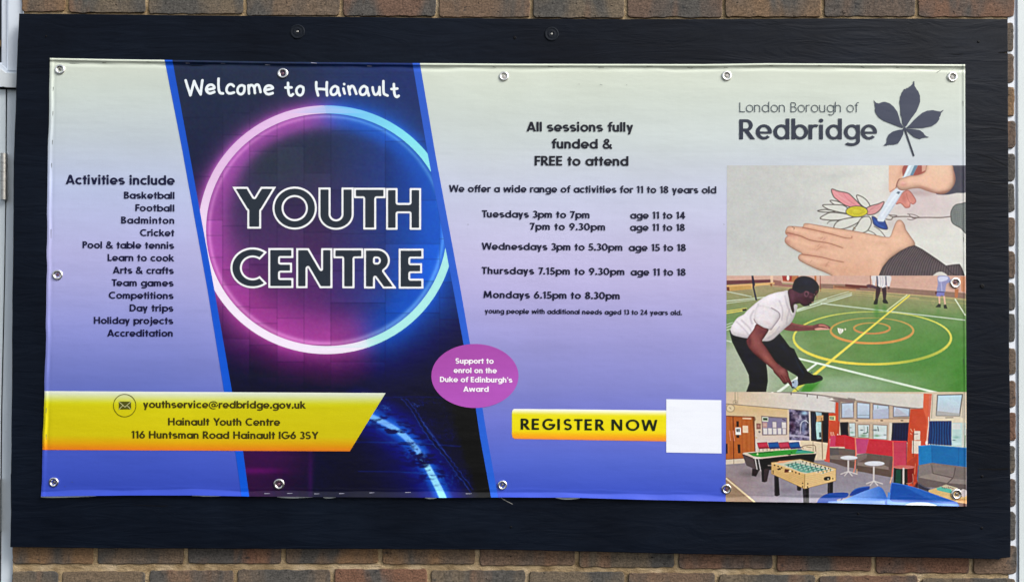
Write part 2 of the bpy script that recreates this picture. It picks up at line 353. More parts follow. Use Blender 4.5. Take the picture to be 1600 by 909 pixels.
    c.poly([(398, 160), (448, 196), (440, 260), (412, 340), (382, 338), (384, 250)], (60, 40, 48)); c.poly([(460, 200), (516, 180), (520, 270), (512, 340), (478, 338), (470, 270)], (60, 40, 48))
    c.poly([(376, 336), (412, 334), (410, 384), (400, 402), (360, 400), (364, 370)], (30, 34, 32), True); c.poly([(474, 346), (512, 340), (540, 384), (530, 394), (480, 384)], (30, 34, 32), True)
    c.line([(380, 240), (362, 300), (370, 350)], 1, (180, 160, 100))
    c.poly([(1165, 50), (1290, 55), (1312, 120), (1270, 145), (1255, 210), (1245, 250), (1150, 245), (1160, 150)], (140, 142, 182), True); c.poly([(1170, 60), (1280, 60), (1270, 100), (1180, 120)], (196, 200, 222), True)
    c.line([(1200, 130), (1210, 230)], 1.5, (170, 172, 206)); c.poly([(1150, 236), (1244, 244), (1238, 300), (1200, 290), (1190, 312), (1140, 296)], (118, 118, 178)); c.line([(1150, 244), (1240, 250)], 1, (50, 46, 84))
    c.poly([(1164, 300), (1190, 304), (1188, 396), (1172, 396)], (212, 176, 150)); c.poly([(1226, 300), (1248, 296), (1260, 400), (1242, 404)], (212, 176, 150))
    c.poly([(1128, 436), (1170, 392), (1196, 400), (1194, 440)], (30, 40, 26)); c.poly([(1230, 410), (1262, 402), (1280, 456), (1236, 452)], (30, 40, 26))
    c.poly([(1128, 240), (1150, 245), (1140, 280), (1124, 270)], (90, 46, 50))
    c.poly([(1370, 210), (1420, 210), (1405, 320), (1370, 320)], (176, 110, 72)); c.poly([(1440, 50), (1500, 60), (1500, 250), (1452, 240)], (202, 138, 102))
    c.ell(1100, 376, 14, 26, (170, 160, 110), ring=.8, alpha=.7)
    # shuttlecock
    c.z(1130, 425, 7.975)
    c.poly([(1424, 694), (1502, 710), (1494, 742), (1456, 776), (1432, 744)], (222, 222, 208)); c.line([(1450, 705), (1456, 770)], .5, (160, 160, 150)); c.line([(1474, 710), (1462, 770)], .5, (160, 160, 150)); c.ell(1520, 712, 11, 13, (222, 222, 190)); c.poly([(1500, 706), (1512, 706), (1512, 724), (1498, 730)], (90, 110, 60))
    # the player: far arm
    sk = (112, 66, 66)
    c.poly([(840, 628), (900, 644), (990, 656), (1100, 664), (1180, 644), (1240, 642), (1300, 662), (1336, 690), (1322, 712), (1260, 712), (1180, 722), (1100, 726), (960, 734), (850, 734), (756, 714), (780, 680)], sk, True)
    c.poly([(1140, 706), (1200, 690), (1250, 694), (1318, 704), (1316, 716), (1230, 720), (1160, 722)], (206, 152, 138), True); c.poly([(1200, 650), (1260, 656), (1310, 684), (1300, 694), (1240, 676), (1190, 676)], (176, 116, 104), True); c.line([(1190, 676), (1290, 694)], 1, (90, 44, 46))
    c.line([(850, 640), (980, 668), (1110, 674)], 2.5, (150, 92, 86), f=2, alpha=.7)
    # trousers
    c.z(1130, 505, 7.975)
    tr = (24, 31, 40)
    T1 = [(78, 84), (90, 150), (112, 230), (180, 370), (280, 560), (318, 644), (326, 740), (284, 860), (534, 860), (556, 720), (550, 610), (535, 500), (600, 560), (700, 500), (560, 300), (320, 150)]
    T2 = [(470, 226), (560, 215), (640, 180), (702, 124), (762, 200), (830, 292), (884, 318), (930, 420), (1000, 520), (1054, 600), (1120, 640), (1205, 644), (1240, 672), (1236, 706), (1130, 742), (1030, 752), (930, 780), (928, 664), (900, 642), (740, 548), (620, 452), (560, 400), (500, 330)]
    c.blob(1080, 800, 130, 50, (62, 132, 44), .9, rot=-.3)
    c.poly([(1020, 756), (1150, 740), (1225, 716), (1130, 800), (1090, 860), (960, 860)], (62, 132, 48), f=2, alpha=.7)
    c.poly(T1, tr); c.poly(T2, tr); c.round(T1, 4, .35, .12, False); c.round(T2, 4, .35, .12, False)
    c.poly([(1054, 612), (1120, 642), (1205, 646), (1238, 674), (1232, 700), (1130, 730), (1040, 740), (960, 750)], (30, 26, 30), True); c.blob(1190, 664, 34, 10, (74, 56, 58), .7, rot=.3)
    c.blob(760, 300, 70, 30, (38, 46, 58), .6, rot=.9); c.blob(300, 400, 60, 120, (34, 42, 52), .5, rot=-.4); c.line([(900, 420), (940, 520), (1000, 620)], 2, (36, 44, 54), f=2); c.ell(1102, 610, 12, 6, (60, 66, 84))
    # shirt
    c.z(1130, 425, 7.975)
    SH = [(806, 232), (740, 240), (660, 254), (560, 288), (460, 344), (370, 416), (300, 480), (250, 530), (180, 568), (125, 638), (92, 704), (96, 746), (120, 780), (200, 806), (320, 822), (440, 800), (470, 846), (540, 860), (615, 838), (700, 762), (780, 690), (842, 636), (886, 556), (908, 490), (926, 426), (905, 400), (884, 410), (874, 500), (858, 498), (836, 420), (822, 320)]
    c.poly(SH, (222, 216, 220), True)
    c.clip = c.mask(SH)
    c.blob(560, 760, 150, 60, (204, 192, 184), .8, rot=-.4); c.blob(780, 560, 60, 120, (204, 194, 192), .7, rot=.4); c.blob(640, 320, 120, 50, (232, 228, 236), .8); c.blob(180, 700, 70, 60, (228, 222, 230), .7)
    for L, w in (([(380, 480), (340, 560), (360, 640)], 2.5), ([(440, 400), (410, 480), (400, 570)], 2), ([(230, 600), (330, 700), (360, 770)], 2), ([(170, 620), (270, 720), (330, 800)], 1.4), ([(830, 460), (800, 560), (790, 640)], 2), ([(700, 360), (740, 470), (730, 600)], 1.6), ([(560, 820), (640, 760), (700, 680)], 1.6), ([(770, 300), (800, 420), (850, 540)], 1.6)):
        c.line(L, w, (166, 156, 168), f=2.6, alpha=.55)
    c.clip = None
    c.round(SH, 4.5, .17, .07)
    c.poly([(430, 420), (520, 424), (620, 456), (690, 504), (706, 548), (680, 600), (640, 660), (596, 716), (540, 708), (470, 676), (416, 640), (384, 588), (392, 540)], (222, 216, 220), True)
    c.round([(430, 420), (520, 424), (620, 456), (690, 504), (706, 548), (680, 600), (640, 660), (596, 716), (540, 708), (470, 676), (416, 640), (384, 588), (392, 540)], 4, .15, .06)
    c.line([(600, 446), (690, 500), (706, 550), (680, 604), (630, 670), (596, 716)], 1.2, (136, 122, 128), alpha=.9); c.line([(384, 588), (416, 640), (500, 690), (560, 712), (596, 716)], 1.3, (150, 130, 132))
    c.blob(560, 640, 60, 30, (204, 190, 190), .6, rot=.3); c.blob(500, 500, 60, 30, (218, 212, 220), .8)
    # near arm
    AR = [(416, 646), (380, 712), (330, 780), (300, 830), (290, 866), (318, 940), (400, 1030), (520, 1130), (612, 1208), (636, 1252), (700, 1320), (752, 1388), (784, 1392), (806, 1374), (824, 1398), (866, 1440), (886, 1426), (846, 1360), (826, 1320), (816, 1288), (800, 1226), (740, 1186), (660, 1120), (590, 1020), (530, 930), (484, 862), (520, 800), (566, 716), (500, 690)]
    c.poly(AR, (122, 66, 66), True)
    c.clip = c.mask(AR)
    c.blob(400, 850, 50, 130, (146, 86, 82), .7, rot=-.5); c.blob(560, 1090, 40, 130, (154, 92, 82), .8, rot=-.75); c.blob(330, 860, 24, 60, (84, 42, 48), .7); c.blob(740, 1240, 50, 40, (150, 92, 88), .8); c.blob(480, 740, 60, 40, (96, 48, 54), .7); c.blob(440, 1060, 30, 70, (90, 46, 48), .6, rot=-.8)
    c.blob(790, 1230, 20, 20, (86, 42, 44), .6); c.line([(720, 1280), (760, 1340), (772, 1384)], 1, (80, 36, 38), alpha=.7); c.line([(778, 1300), (800, 1350), (822, 1390)], 1, (80, 36, 38), alpha=.7)
    c.clip = None; c.round(AR, 3, .42, .1)
    c.poly([(860, 1360), (920, 1340), (930, 1400), (900, 1440), (866, 1430)], (160, 176, 196), True); c.ell(872, 1372, 10, 10, (20, 20, 40)); c.ell(868, 1436, 18, 10, (36, 36, 60)); c.line([(880, 1430), (940, 1490)], .8, (80, 80, 60))
    # neck, face, hair
    F = [(806, 236), (860, 200), (940, 220), (1060, 220), (1140, 230), (1190, 214), (1184, 252), (1164, 282), (1146, 300), (1136, 330), (1128, 366), (1108, 372), (1096, 396), (1072, 400), (1066, 416), (1020, 428), (980, 410), (952, 390), (900, 398), (876, 412), (884, 470), (880, 500), (862, 496), (838, 430), (822, 340)]
    c.poly(F, (72, 42, 52), True)
    c.clip = c.mask(F)
    c.blob(860, 300, 40, 80, (98, 60, 74), .8); c.blob(1060, 340, 50, 50, (58, 32, 42), .8); c.blob(940, 290, 50, 30, (84, 52, 66), .7); c.blob(1170, 240, 20, 30, (98, 58, 58), .7); c.blob(870, 470, 14, 30, (110, 64, 60), .7)
    c.clip = None; c.round(F, 3, .3, .12)
    c.ell(1034, 274, 28, 38, (96, 62, 74)); c.ell(1038, 272, 14, 22, (58, 34, 44)); c.line([(1024, 245), (1056, 246), (1062, 276)], 1, (126, 92, 104), alpha=.7)
    HR = [(862, 214), (868, 160), (896, 96), (950, 58), (1020, 50), (1096, 70), (1158, 116), (1194, 176), (1188, 222), (1160, 232), (1130, 264), (1090, 256), (1060, 240), (1020, 236), (990, 258), (960, 262), (900, 240)]
    c.poly(HR, (32, 33, 42), True); c.blob(1030, 120, 90, 40, (42, 44, 56), .7); c.line([(1104, 372), (1128, 340)], .8, (40, 20, 28)); c.ell(1068, 410, 9, 10, (34, 18, 22))
    # light catching the face: brow, cheek, nose and lips
    c.z(1130, 425, 7.975)
    c.line([(1120, 268), (1150, 262)], .9, (30, 16, 24)); c.ell(1140, 282, 9, 5, (150, 120, 124)); c.ell(1144, 282, 4, 5, (20, 12, 18)); c.blob(1168, 292, 10, 24, (126, 84, 84), .6); c.line([(1100, 376), (1122, 372)], 1, (140, 84, 88)); c.blob(1090, 310, 20, 16, (108, 70, 78), .7)
    return c.develop(.8, 6, 5)

def paint_common_room():
    c = Canvas(1134, 608, 1513, 794, 1.5, (150, 140, 146))
    X, Y = c.X, c.Y
    c.C[:] = mix((134, 122, 126), (142, 138, 152), (Y-700)/70)
    c.C[:] = mix(c.C, (150, 122, 116), np.clip((1230-X)/90, 0, 1)*np.clip((Y-715)/40, 0, 1)*.6)
    c.C += ((fbm(X, Y, (12, 5), 2)-.5)*12)[..., None]
    c.z(1130, 605, 7.975)
    # ceiling and back wall
    c.poly([(0, 30), (3100, 30), (3100, 500), (1400, 900), (0, 930)], (206, 186, 160))
    c.poly([(0, 30), (40, 30), (1400, 55), (1640, 130), (1400, 330), (600, 260), (0, 205)], lambda x, y: mix((206, 184, 154), (206, 202, 198), (x-1150)/110))
    c.poly([(0, 200), (800, 268), (820, 690), (400, 800), (0, 800)], lambda x, y: mix((206, 176, 128), (206, 192, 184), (y-640)/50))
    c.line([(0, 200), (800, 268), (1400, 318)], 1, (120, 108, 96), smooth=False); c.line([(148, 50), (150, 200)], 1.1, (150, 136, 112)); c.line([(180, 50), (184, 210)], .6, (170, 156, 130))
    c.ell(90, 258, 52, 46, (150, 136, 108), ring=1.0); c.ell(90, 258, 44, 40, (212, 192, 154)); c.line([(80, 250), (98, 268)], .7, (90, 80, 60)); c.ell(150, 184, 26, 24, (150, 136, 110), ring=.8); c.ell(160, 186, 6, 6, (120, 100, 70))
    # door with vision panels
    c.poly([(0, 352), (384, 366), (398, 800), (420, 900), (0, 900)], (176, 92, 44))
    for x in (30, 92, 128, 232, 290, 340): c.line([(x, 360), (x+6, 890)], 1, (156, 76, 36), smooth=False, alpha=.5)
    for x in (60, 180, 260, 320): c.line([(x, 400), (x+6, 880)], 2, (188, 104, 54), smooth=False, f=2, alpha=.5)
    c.line([(122, 360), (130, 900)], 1.1, (96, 44, 24), smooth=False)
    c.line([(0, 354), (384, 366), (398, 800)], 1.3, (112, 60, 36), smooth=False); c.poly([(240, 376), (350, 376), (350, 398), (240, 392)], (216, 180, 148))
    c.poly([(164, 420), (194, 420), (194, 490), (166, 490)], (44, 24, 24)); c.poly([(164, 590), (200, 590), (200, 626), (166, 626)], (60, 28, 24)); c.poly([(178, 708), (212, 708), (216, 816), (184, 818)], (48, 26, 26)); c.poly([(30, 700), (54, 700), (56, 820), (30, 826)], (40, 26, 50))
    c.poly([(152, 498), (220, 498), (222, 590), (154, 588)], (220, 220, 216)); c.poly([(164, 516), (182, 514), (184, 552), (166, 552)], (50, 60, 66)); c.poly([(188, 514), (206, 514), (206, 552), (190, 552)], (50, 60, 66))
    c.poly([(242, 474), (310, 476), (312, 564), (242, 562)], (222, 196, 166)); c.line([(78, 540), (92, 660)], 1.2, (214, 130, 104)); c.line([(124, 540), (138, 660)], 1.2, (214, 130, 104))
    c.poly([(360, 370), (398, 366), (408, 400), (380, 440), (390, 790), (400, 800)], (96, 60, 44), alpha=.6)
    # posters and notice board
    c.poly([(412, 446), (468, 448), (468, 518), (414, 518)], (132, 84, 76)); c.blob(440, 480, 16, 18, (190, 140, 130), .7); c.ell(452, 552, 12, 13, (70, 62, 60)); c.ell(452, 550, 5, 5, (220, 210, 200)); c.ell(410, 625, 14, 14, (196, 170, 140))
    c.poly([(474, 352), (796, 374), (796, 590), (486, 596)], (124, 106, 106)); c.poly([(490, 372), (784, 386), (784, 580), (496, 584)], (124, 116, 148))
    c.poly([(490, 430), (550, 434), (548, 500), (494, 500)], (176, 140, 136)); c.blob(520, 465, 18, 16, (210, 180, 170), .7)
    for k in range(5): c.poly([(498+k*60, 506), (550+k*58, 507), (551+k*58, 582), (500+k*60, 584)], (218, 212, 208), line=(150, 140, 150), lw=.4)
    c.poly([(612, 424), (664, 426), (666, 502), (614, 500)], (206, 196, 196), line=(110, 100, 110), lw=.4); c.poly([(728, 430), (784, 432), (786, 510), (730, 508)], (212, 206, 204), line=(130, 120, 130), lw=.4)
    for k in range(5):
        for j in range(4): c.line([(508+k*59, 522+j*14), (540+k*59, 522+j*14)], .45, (160, 152, 160), smooth=False, alpha=.6)
    c.poly([(486, 366), (562, 368), (560, 426), (486, 420)], (206, 214, 190)); c.poly([(496, 378), (552, 380), (552, 410), (496, 408)], (36, 74, 50)); c.line([(740, 394), (770, 406)], 1.4, (70, 60, 70))
    # mural and curtains
    c.poly([(820, 270), (1070, 296), (1076, 660), (824, 660)], (84, 72, 96))
    c.clip = c.mask([(820, 270), (1070, 296), (1076, 660), (824, 660)], False)
    nz = fbm(X, Y, 5, 21); c.C[:] = np.where((c.clip > .5)[..., None], mix((44, 36, 62), (170, 162, 190), (nz-.3)*2.2), c.C)
    c.blob(1010, 320, 40, 26, (160, 200, 226), .9); c.blob(1000, 500, 30, 100, (130, 146, 186), .7); c.blob(860, 480, 34, 60, (52, 22, 46), .8); c.blob(1056, 450, 18, 120, (28, 30, 46), .8); c.blob(900, 360, 40, 30, (170, 150, 170), .6); c.line([(830, 600), (960, 606), (1070, 620)], 3, (168, 162, 186), f=2); c.line([(960, 570), (970, 450), (1020, 410), (1060, 440)], .9, (210, 214, 226)); c.blob(900, 645, 60, 10, (90, 90, 140), .7)
    c.clip = None
    c.poly([(1068, 296), (1092, 298), (1092, 660), (1074, 660)], (206, 196, 186))
    c.poly([(1088, 298), (1318, 316), (1310, 690), (1096, 664)], (40, 36, 44)); c.poly([(1150, 304), (1226, 312), (1230, 400), (1158, 380)], (150, 180, 190)); c.poly([(1160, 352), (1250, 344), (1250, 410), (1160, 430)], (198, 152, 104))
    c.poly([(1152, 426), (1222, 430), (1222, 640), (1160, 646)], (168, 208, 208)); c.poly([(1196, 560), (1216, 556), (1220, 620), (1198, 622)], (40, 56, 60)); c.blob(1180, 500, 14, 30, (200, 226, 224), .6)
    c.poly([(1086, 298), (1150, 304), (1166, 380), (1152, 480), (1168, 664), (1098, 662)], (26, 32, 48)); c.line([(1110, 320), (1116, 640)], 1, (44, 54, 76)); c.line([(1136, 320), (1140, 640)], 1, (44, 54, 76)); c.poly([(1250, 312), (1316, 318), (1308, 690), (1246, 676)], (26, 30, 42))
    c.line([(1226, 380), (1238, 880)], 1.3, (130, 96, 60), smooth=False)
    # low cupboards
    c.poly([(820, 656), (1090, 662), (1310, 700), (1300, 900), (1140, 880), (960, 760), (820, 700)], (214, 196, 166)); c.line([(1118, 668), (1124, 860)], .8, (130, 110, 90)); c.line([(1232, 690), (1238, 890)], 1, (110, 84, 60)); c.poly([(820, 656), (960, 660), (960, 720), (830, 690)], (214, 206, 208))
    # chairs
    for k, (x, col, dcol) in enumerate(((426, (190, 52, 72), (140, 30, 50)), (562, (26, 82, 150), (16, 50, 104)), (694, (190, 60, 84), (140, 34, 54)), (822, (26, 84, 150), (16, 50, 104)))):
        c.poly([(x, 690), (x+118, 682-k), (x+134, 740), (x+14, 750)], col, line=dcol, lw=.6); c.poly([(x+14, 744), (x+160, 738), (x+150, 758), (x+20, 766)], dcol); c.line([(x+24, 766), (x+22, 800)], .7, (90, 80, 80)); c.line([(x+70, 766), (x+72, 796)], .7, (90, 80, 80)); c.line([(x+120, 760), (x+124, 790)], .7, (90, 80, 80))
    c.line([(1000, 770), (990, 735), (1040, 722), (1140, 722), (1154, 800)], .9, (110, 76, 60)); c.line([(1040, 740), (1100, 745)], .8, (120, 84, 64))
    # red pillar and exit sign
    red = (198, 72, 46)
    c.poly([(1400, 160), (1465, 166), (1440, 560), (1450, 610), (1320, 640), (1310, 700), (1316, 318), (1392, 318)], red); c.poly([(1440, 170), (1460, 168), (1446, 620), (1424, 620)], (170, 56, 38), alpha=.6)
    c.poly([(1390, 56), (1400, 165), (1395, 318), (1380, 316)], (190, 186, 180)); c.poly([(1320, 354), (1398, 354), (1398, 412), (1322, 406)], (206, 200, 140)); c.poly([(1326, 364), (1376, 366), (1376, 400), (1328, 398)], (52, 70, 50))
    for x, q in ((1338, 0), (1350, 1), (1362, 0)): c.line([(x, 370), (x, 394)], .8, (206, 214, 180))
    for x in (1334, 1350, 1370): c.line([(x, 556), (x+14, 604)], .8, (226, 196, 176))
    c.ell(1428, 592, 7, 16, (240, 220, 200))
    # ceiling beam, track lights
    c.z(1320, 605, 7.975)
    c.poly([(-190, 60), (975, 80), (975, 268), (620, 236), (0, 140)], (205, 201, 192)); c.poly([(0, 136), (640, 230), (975, 262), (975, 272), (600, 246), (0, 160), (-120, 150), (-240, 120)], (128, 112, 106))
    c.z(1130, 605, 7.975)
    c.line([(560, 50), (900, 66), (1160, 90), (1420, 120), (1640, 146)], 2.2, (140, 130, 124), smooth=False); c.poly([(1000, 62), (1400, 60), (1530, 110), (1560, 140), (1300, 100)], (206, 198, 186))
    for x, y in ((846, 80), (1046, 104), (1172, 124)): c.line([(x, y-18), (x, y+8)], 1.3, (80, 64, 56))
    for x, y in ((612, 54), (1352, 142)): c.blob(x, y, 16, 12, (255, 252, 236), 1)
    # windows along the right
    c.z(1320, 605, 7.975)
    fr = (190, 168, 146)
    c.poly([(-50, 170), (130, 165), (820, 262), (800, 700), (-10, 650), (-60, 400)], fr)
    c.poly([(-200, 160), (0, 150), (130, 170), (120, 190), (-50, 180), (-60, 420), (-80, 420), (-80, 190)], (136, 116, 110))
    gl = lambda x, y: mix((190, 206, 222), (166, 182, 204), (y-628)/28)
    for P in ([(-40, 196), (108, 190), (108, 372), (-40, 380)], [(152, 184), (312, 200), (310, 388), (152, 384)], [(352, 208), (548, 228), (546, 392), (352, 396)], [(606, 236), (808, 262), (802, 360), (604, 366)]): c.poly(P, gl, line=(110, 100, 104), lw=.9)
    c.poly([(352, 280), (548, 264), (546, 392), (352, 396)], (168, 176, 198)); c.poly([(612, 350), (640, 250), (760, 330), (800, 358)], (176, 178, 194)); c.poly([(0, 300), (50, 255), (106, 300), (106, 370), (0, 372)], (178, 186, 204))
    c.line([(156, 345), (308, 345)], .7, (120, 130, 140)); c.line([(410, 230), (410, 260)], 1.2, (120, 160, 160))
    c.line([(-60, 384), (320, 402), (800, 380)], 2, (146, 122, 106), smooth=False); c.poly([(-60, 396), (820, 392), (820, 432), (-60, 430)], (208, 180, 150))
    for x in (150, 460, 712): c.ell(x, 412, 18, 7, (84, 64, 56))
    for P in ([(50, 440), (130, 440), (134, 610), (60, 610)], [(160, 462), (308, 462), (300, 630), (166, 620)], [(352, 460), (528, 470), (524, 650), (352, 640)]): c.poly(P, (196, 210, 210), line=(140, 120, 106), lw=.8)
    for x, y, r, col in ((90, 560, 26, (110, 160, 140)), (70, 500, 14, (90, 120, 110)), (230, 600, 44, (104, 140, 104)), (280, 560, 20, (110, 130, 110)), (210, 530, 18, (50, 66, 74)), (400, 600, 36, (104, 144, 108)), (480, 620, 40, (210, 216, 222)), (380, 530, 26, (70, 84, 92)), (440, 570, 40, (206, 220, 222)), (500, 590, 16, (90, 100, 104)), (250, 560, 30, (206, 216, 216))): c.blob(x, y, r, r*.4, col, .85)
    c.line([(284, 490), (280, 560), (230, 570)], 1.4, (72, 110, 92)); c.line([(410, 490), (420, 540)], 1.2, (76, 84, 90)); c.line([(240, 480), (244, 580)], .5, (120, 130, 130))
    cur = (18, 34, 62)
    c.poly([(-60, 432), (44, 430), (40, 520), (50, 612), (-50, 610)], (16, 26, 46)); c.poly([(590, 440), (800, 436), (790, 680), (574, 664), (586, 560)], cur)
    for x in (620, 655, 690, 725, 760): c.line([(x, 445), (x-6, 665)], 1, (32, 52, 88), smooth=False, alpha=.7)
    c.poly([(555, 440), (590, 440), (576, 664), (548, 660)], (206, 200, 186))
    c.poly([(820, 268), (975, 270), (985, 76), (1085, 80), (1060, 420), (1040, 760), (900, 1300), (765, 1200), (780, 700), (800, 430)], red)
    c.poly([(975, 268), (985, 78), (1090, 80), (1086, 100), (1050, 130), (1040, 300), (1030, 720), (1000, 760), (1020, 400)], (212, 92, 60)); c.poly([(1050, 90), (1084, 90), (1062, 360), (1040, 370)], (206, 104, 84)); c.poly([(820, 268), (976, 272), (975, 250), (900, 262)], (160, 70, 50), alpha=.6)
    c.line([(1044, 370), (1046, 460), (1034, 560), (1022, 700)], 1.6, (222, 206, 196)); c.ell(1022, 690, 18, 28, (222, 216, 210))
    c.poly([(866, 540), (940, 542), (938, 654), (862, 656)], (214, 202, 188)); c.poly([(840, 660), (948, 664), (944, 826), (836, 820)], (220, 206, 190)); c.line([(856, 560), (852, 860)], .9, (70, 50, 44)); c.line([(866, 580), (910, 578)], .8, (80, 80, 80))
    for a, b in (((820, 516), (840, 548)), ((866, 516), (870, 540)), ((818, 570), (832, 582))): c.line([a, b], 1, (230, 170, 140))
    # far right window and curtain
    c.poly([(1085, 82), (1510, 82), (1510, 760), (1050, 740), (1060, 400)], (206, 194, 174))
    c.poly([(1156, 94), (1466, 86), (1430, 352), (1140, 348)], lambda x, y: mix((178, 208, 222), (186, 194, 206), (y-622)/22), line=(96, 90, 86), lw=1.0); c.poly([(1146, 290), (1434, 324), (1430, 352), (1140, 348)], (168, 168, 166))
    for k in range(7): c.line([(1240+k*22, 130+k*6), (1300+k*20, 220)], .8, (196, 220, 232), alpha=.7)
    c.line([(1096, 92), (1080, 384)], 1, (150, 130, 110), smooth=False); c.line([(1474, 90), (1462, 372)], 1, (170, 160, 144), smooth=False); c.poly([(1070, 384), (1462, 376), (1510, 396), (1510, 430), (1068, 414)], (216, 204, 178)); c.line([(1256, 376), (1350, 374)], 1.1, (110, 96, 84))
    c.poly([(1334, 440), (1460, 440), (1456, 736), (1334, 730)], (176, 206, 204)); c.poly([(1340, 450), (1440, 450), (1440, 520), (1340, 520)], (206, 210, 208)); c.blob(1390, 620, 40, 16, (120, 170, 160), .8); c.blob(1360, 655, 20, 6, (40, 70, 84), .8); c.blob(1400, 700, 50, 16, (206, 226, 228), .8)
    c.poly([(1460, 440), (1510, 440), (1510, 750), (1456, 740)], (190, 202, 194)); c.line([(1484, 440), (1476, 740)], 1, (220, 214, 196), smooth=False); c.line([(1500, 600), (1496, 740)], 1.2, (120, 150, 110))
    c.poly([(1052, 418), (1330, 414), (1328, 724), (1034, 700), (1046, 560)], (22, 58, 110))
    for k in range(8): c.line([(1075+k*34, 425), (1085+k*31, 560), (1066+k*36, 715)], 1.3, (12, 34, 76), alpha=.8); c.line([(1090+k*34, 425), (1100+k*31, 560), (1082+k*36, 715)], 1.1, (44, 92, 152), alpha=.6)
    # booths
    c.z(1320, 690, 7.975)
    c.poly([(0, 60), (0, -90), (130, -48), (136, 200), (0, 180)], (194, 44, 54)); c.poly([(-180, -76), (0, -85), (0, 60), (-190, 60)], (200, 60, 96)); c.poly([(-110, -84), (0, -86), (0, 60), (-120, 50)], (192, 44, 52))
    c.poly([(-190, 70), (0, 80), (130, 100), (130, 330), (0, 310), (-190, 240)], (104, 88, 82)); c.poly([(-190, 90), (-80, 70), (-70, 160), (-180, 170)], (92, 84, 84)); c.poly([(-190, 168), (60, 160), (120, 200), (130, 240), (-180, 210)], (126, 112, 104)); c.poly([(-190, 210), (130, 250), (130, 330), (-190, 250)], (96, 80, 76))
    c.poly([(-200, -70), (-190, -76), (-188, 230), (-210, 240), (-240, 220)], (204, 70, 58)); c.poly([(-260, 216), (-190, 222), (-190, 256), (-250, 240)], (210, 80, 64))
    c.poly([(136, -46), (300, -40), (262, 140), (150, 150)], (188, 66, 112)); c.poly([(300, -40), (610, -14), (780, -8), (600, 180), (262, 140)], (194, 46, 58)); c.line([(140, -46), (300, -38), (610, -12), (770, -8)], 1, (222, 70, 80), smooth=False)
    c.poly([(262, 140), (600, 180), (585, 430), (140, 350), (140, 220), (190, 160)], (100, 84, 78)); c.poly([(150, 160), (280, 146), (270, 200), (150, 260)], (120, 104, 100)); c.poly([(160, 250), (440, 262), (560, 320), (560, 350), (150, 300)], (134, 118, 110)); c.poly([(150, 290), (560, 348), (576, 440), (140, 360)], (94, 78, 70))
    c.line([(450, 165), (452, 260)], .6, (80, 66, 60)); c.poly([(560, 220), (590, 215), (590, 350), (545, 340)], (92, 76, 72))
    c.line([(130, -50), (140, 150), (124, 330), (108, 380)], 1.6, (222, 118, 96), smooth=False); c.line([(150, 340), (152, 390)], 1.2, (206, 170, 130)); c.line([(600, 0), (606, 220), (590, 420), (566, 510)], 1.8, (218, 104, 86), smooth=False); c.line([(585, 440), (566, 508)], 1.4, (214, 186, 150))
    c.poly([(608, 6), (770, 0), (768, 310), (612, 310)], (192, 60, 84)); c.line([(766, 0), (768, 310)], 1, (150, 36, 50), smooth=False); c.poly([(770, 260), (900, 160), (910, 500), (780, 500)], (176, 60, 44)); c.poly([(780, 330), (860, 330), (850, 520), (780, 520)], (124, 36, 36))
    c.poly([(612, 320), (780, 330), (784, 540), (606, 520)], (26, 44, 42)); c.poly([(640, 340), (700, 340), (700, 520), (630, 515)], (34, 70, 58)); c.ell(735, 312, 130, 22, (206, 130, 120)); c.ell(735, 308, 128, 18, (196, 96, 92)); c.line([(732, 330), (730, 560)], 2.6, (198, 190, 184), smooth=False)
    c.line([(846, 400), (846, 500), (770, 520)], 1.1, (190, 120, 100)); c.line([(846, 500), (852, 550)], 1, (120, 80, 76)); c.line([(880, 270), (870, 400)], .8, (220, 140, 100))
    # blue booth
    c.poly([(918, 50), (1080, 36), (1515, 72), (1515, 312), (1090, 262), (920, 290)], (20, 104, 170)); c.poly([(918, 50), (1080, 36), (1090, 262), (920, 290)], (30, 118, 184)); c.line([(918, 52), (1080, 38), (1515, 74)], 1, (70, 150, 204), smooth=False); c.line([(1420, 75), (1415, 300)], .8, (14, 84, 146), smooth=False); c.line([(1080, 40), (1090, 262)], .8, (14, 88, 150), smooth=False)
    c.poly([(920, 290), (1090, 258), (1515, 316), (1515, 590), (1000, 560), (905, 500), (905, 430)], (118, 106, 104)); c.poly([(922, 294), (1060, 266), (1084, 390), (960, 430), (918, 420)], (128, 118, 116)); c.poly([(1090, 270), (1380, 320), (1350, 440), (1100, 390)], (124, 112, 108)); c.poly([(1386, 320), (1510, 340), (1500, 460), (1370, 440)], (116, 106, 102)); c.poly([(960, 420), (1090, 390), (1330, 450), (1280, 510), (920, 440)], (142, 130, 124)); c.poly([(1340, 455), (1510, 470), (1510, 530), (1290, 512)], (138, 126, 122)); c.poly([(910, 440), (1280, 512), (1515, 530), (1515, 600), (1000, 560), (910, 500)], (104, 92, 90))
    c.line([(1378, 320), (1350, 440), (1280, 512)], 1, (76, 68, 68)); c.line([(1084, 290), (1100, 390)], .8, (84, 76, 76)); c.line([(1100, 392), (1340, 446)], 1, (84, 74, 72)); c.line([(915, 300), (905, 470)], 1, (40, 96, 150), smooth=False); c.line([(916, 520), (914, 590)], 1.8, (220, 206, 186)); c.blob(1200, 340, 70, 20, (136, 124, 118), .6)
    c.poly([(900, 500), (1000, 560), (1060, 580), (1040, 620), (860, 560)], (34, 34, 50), f=3, alpha=.8)
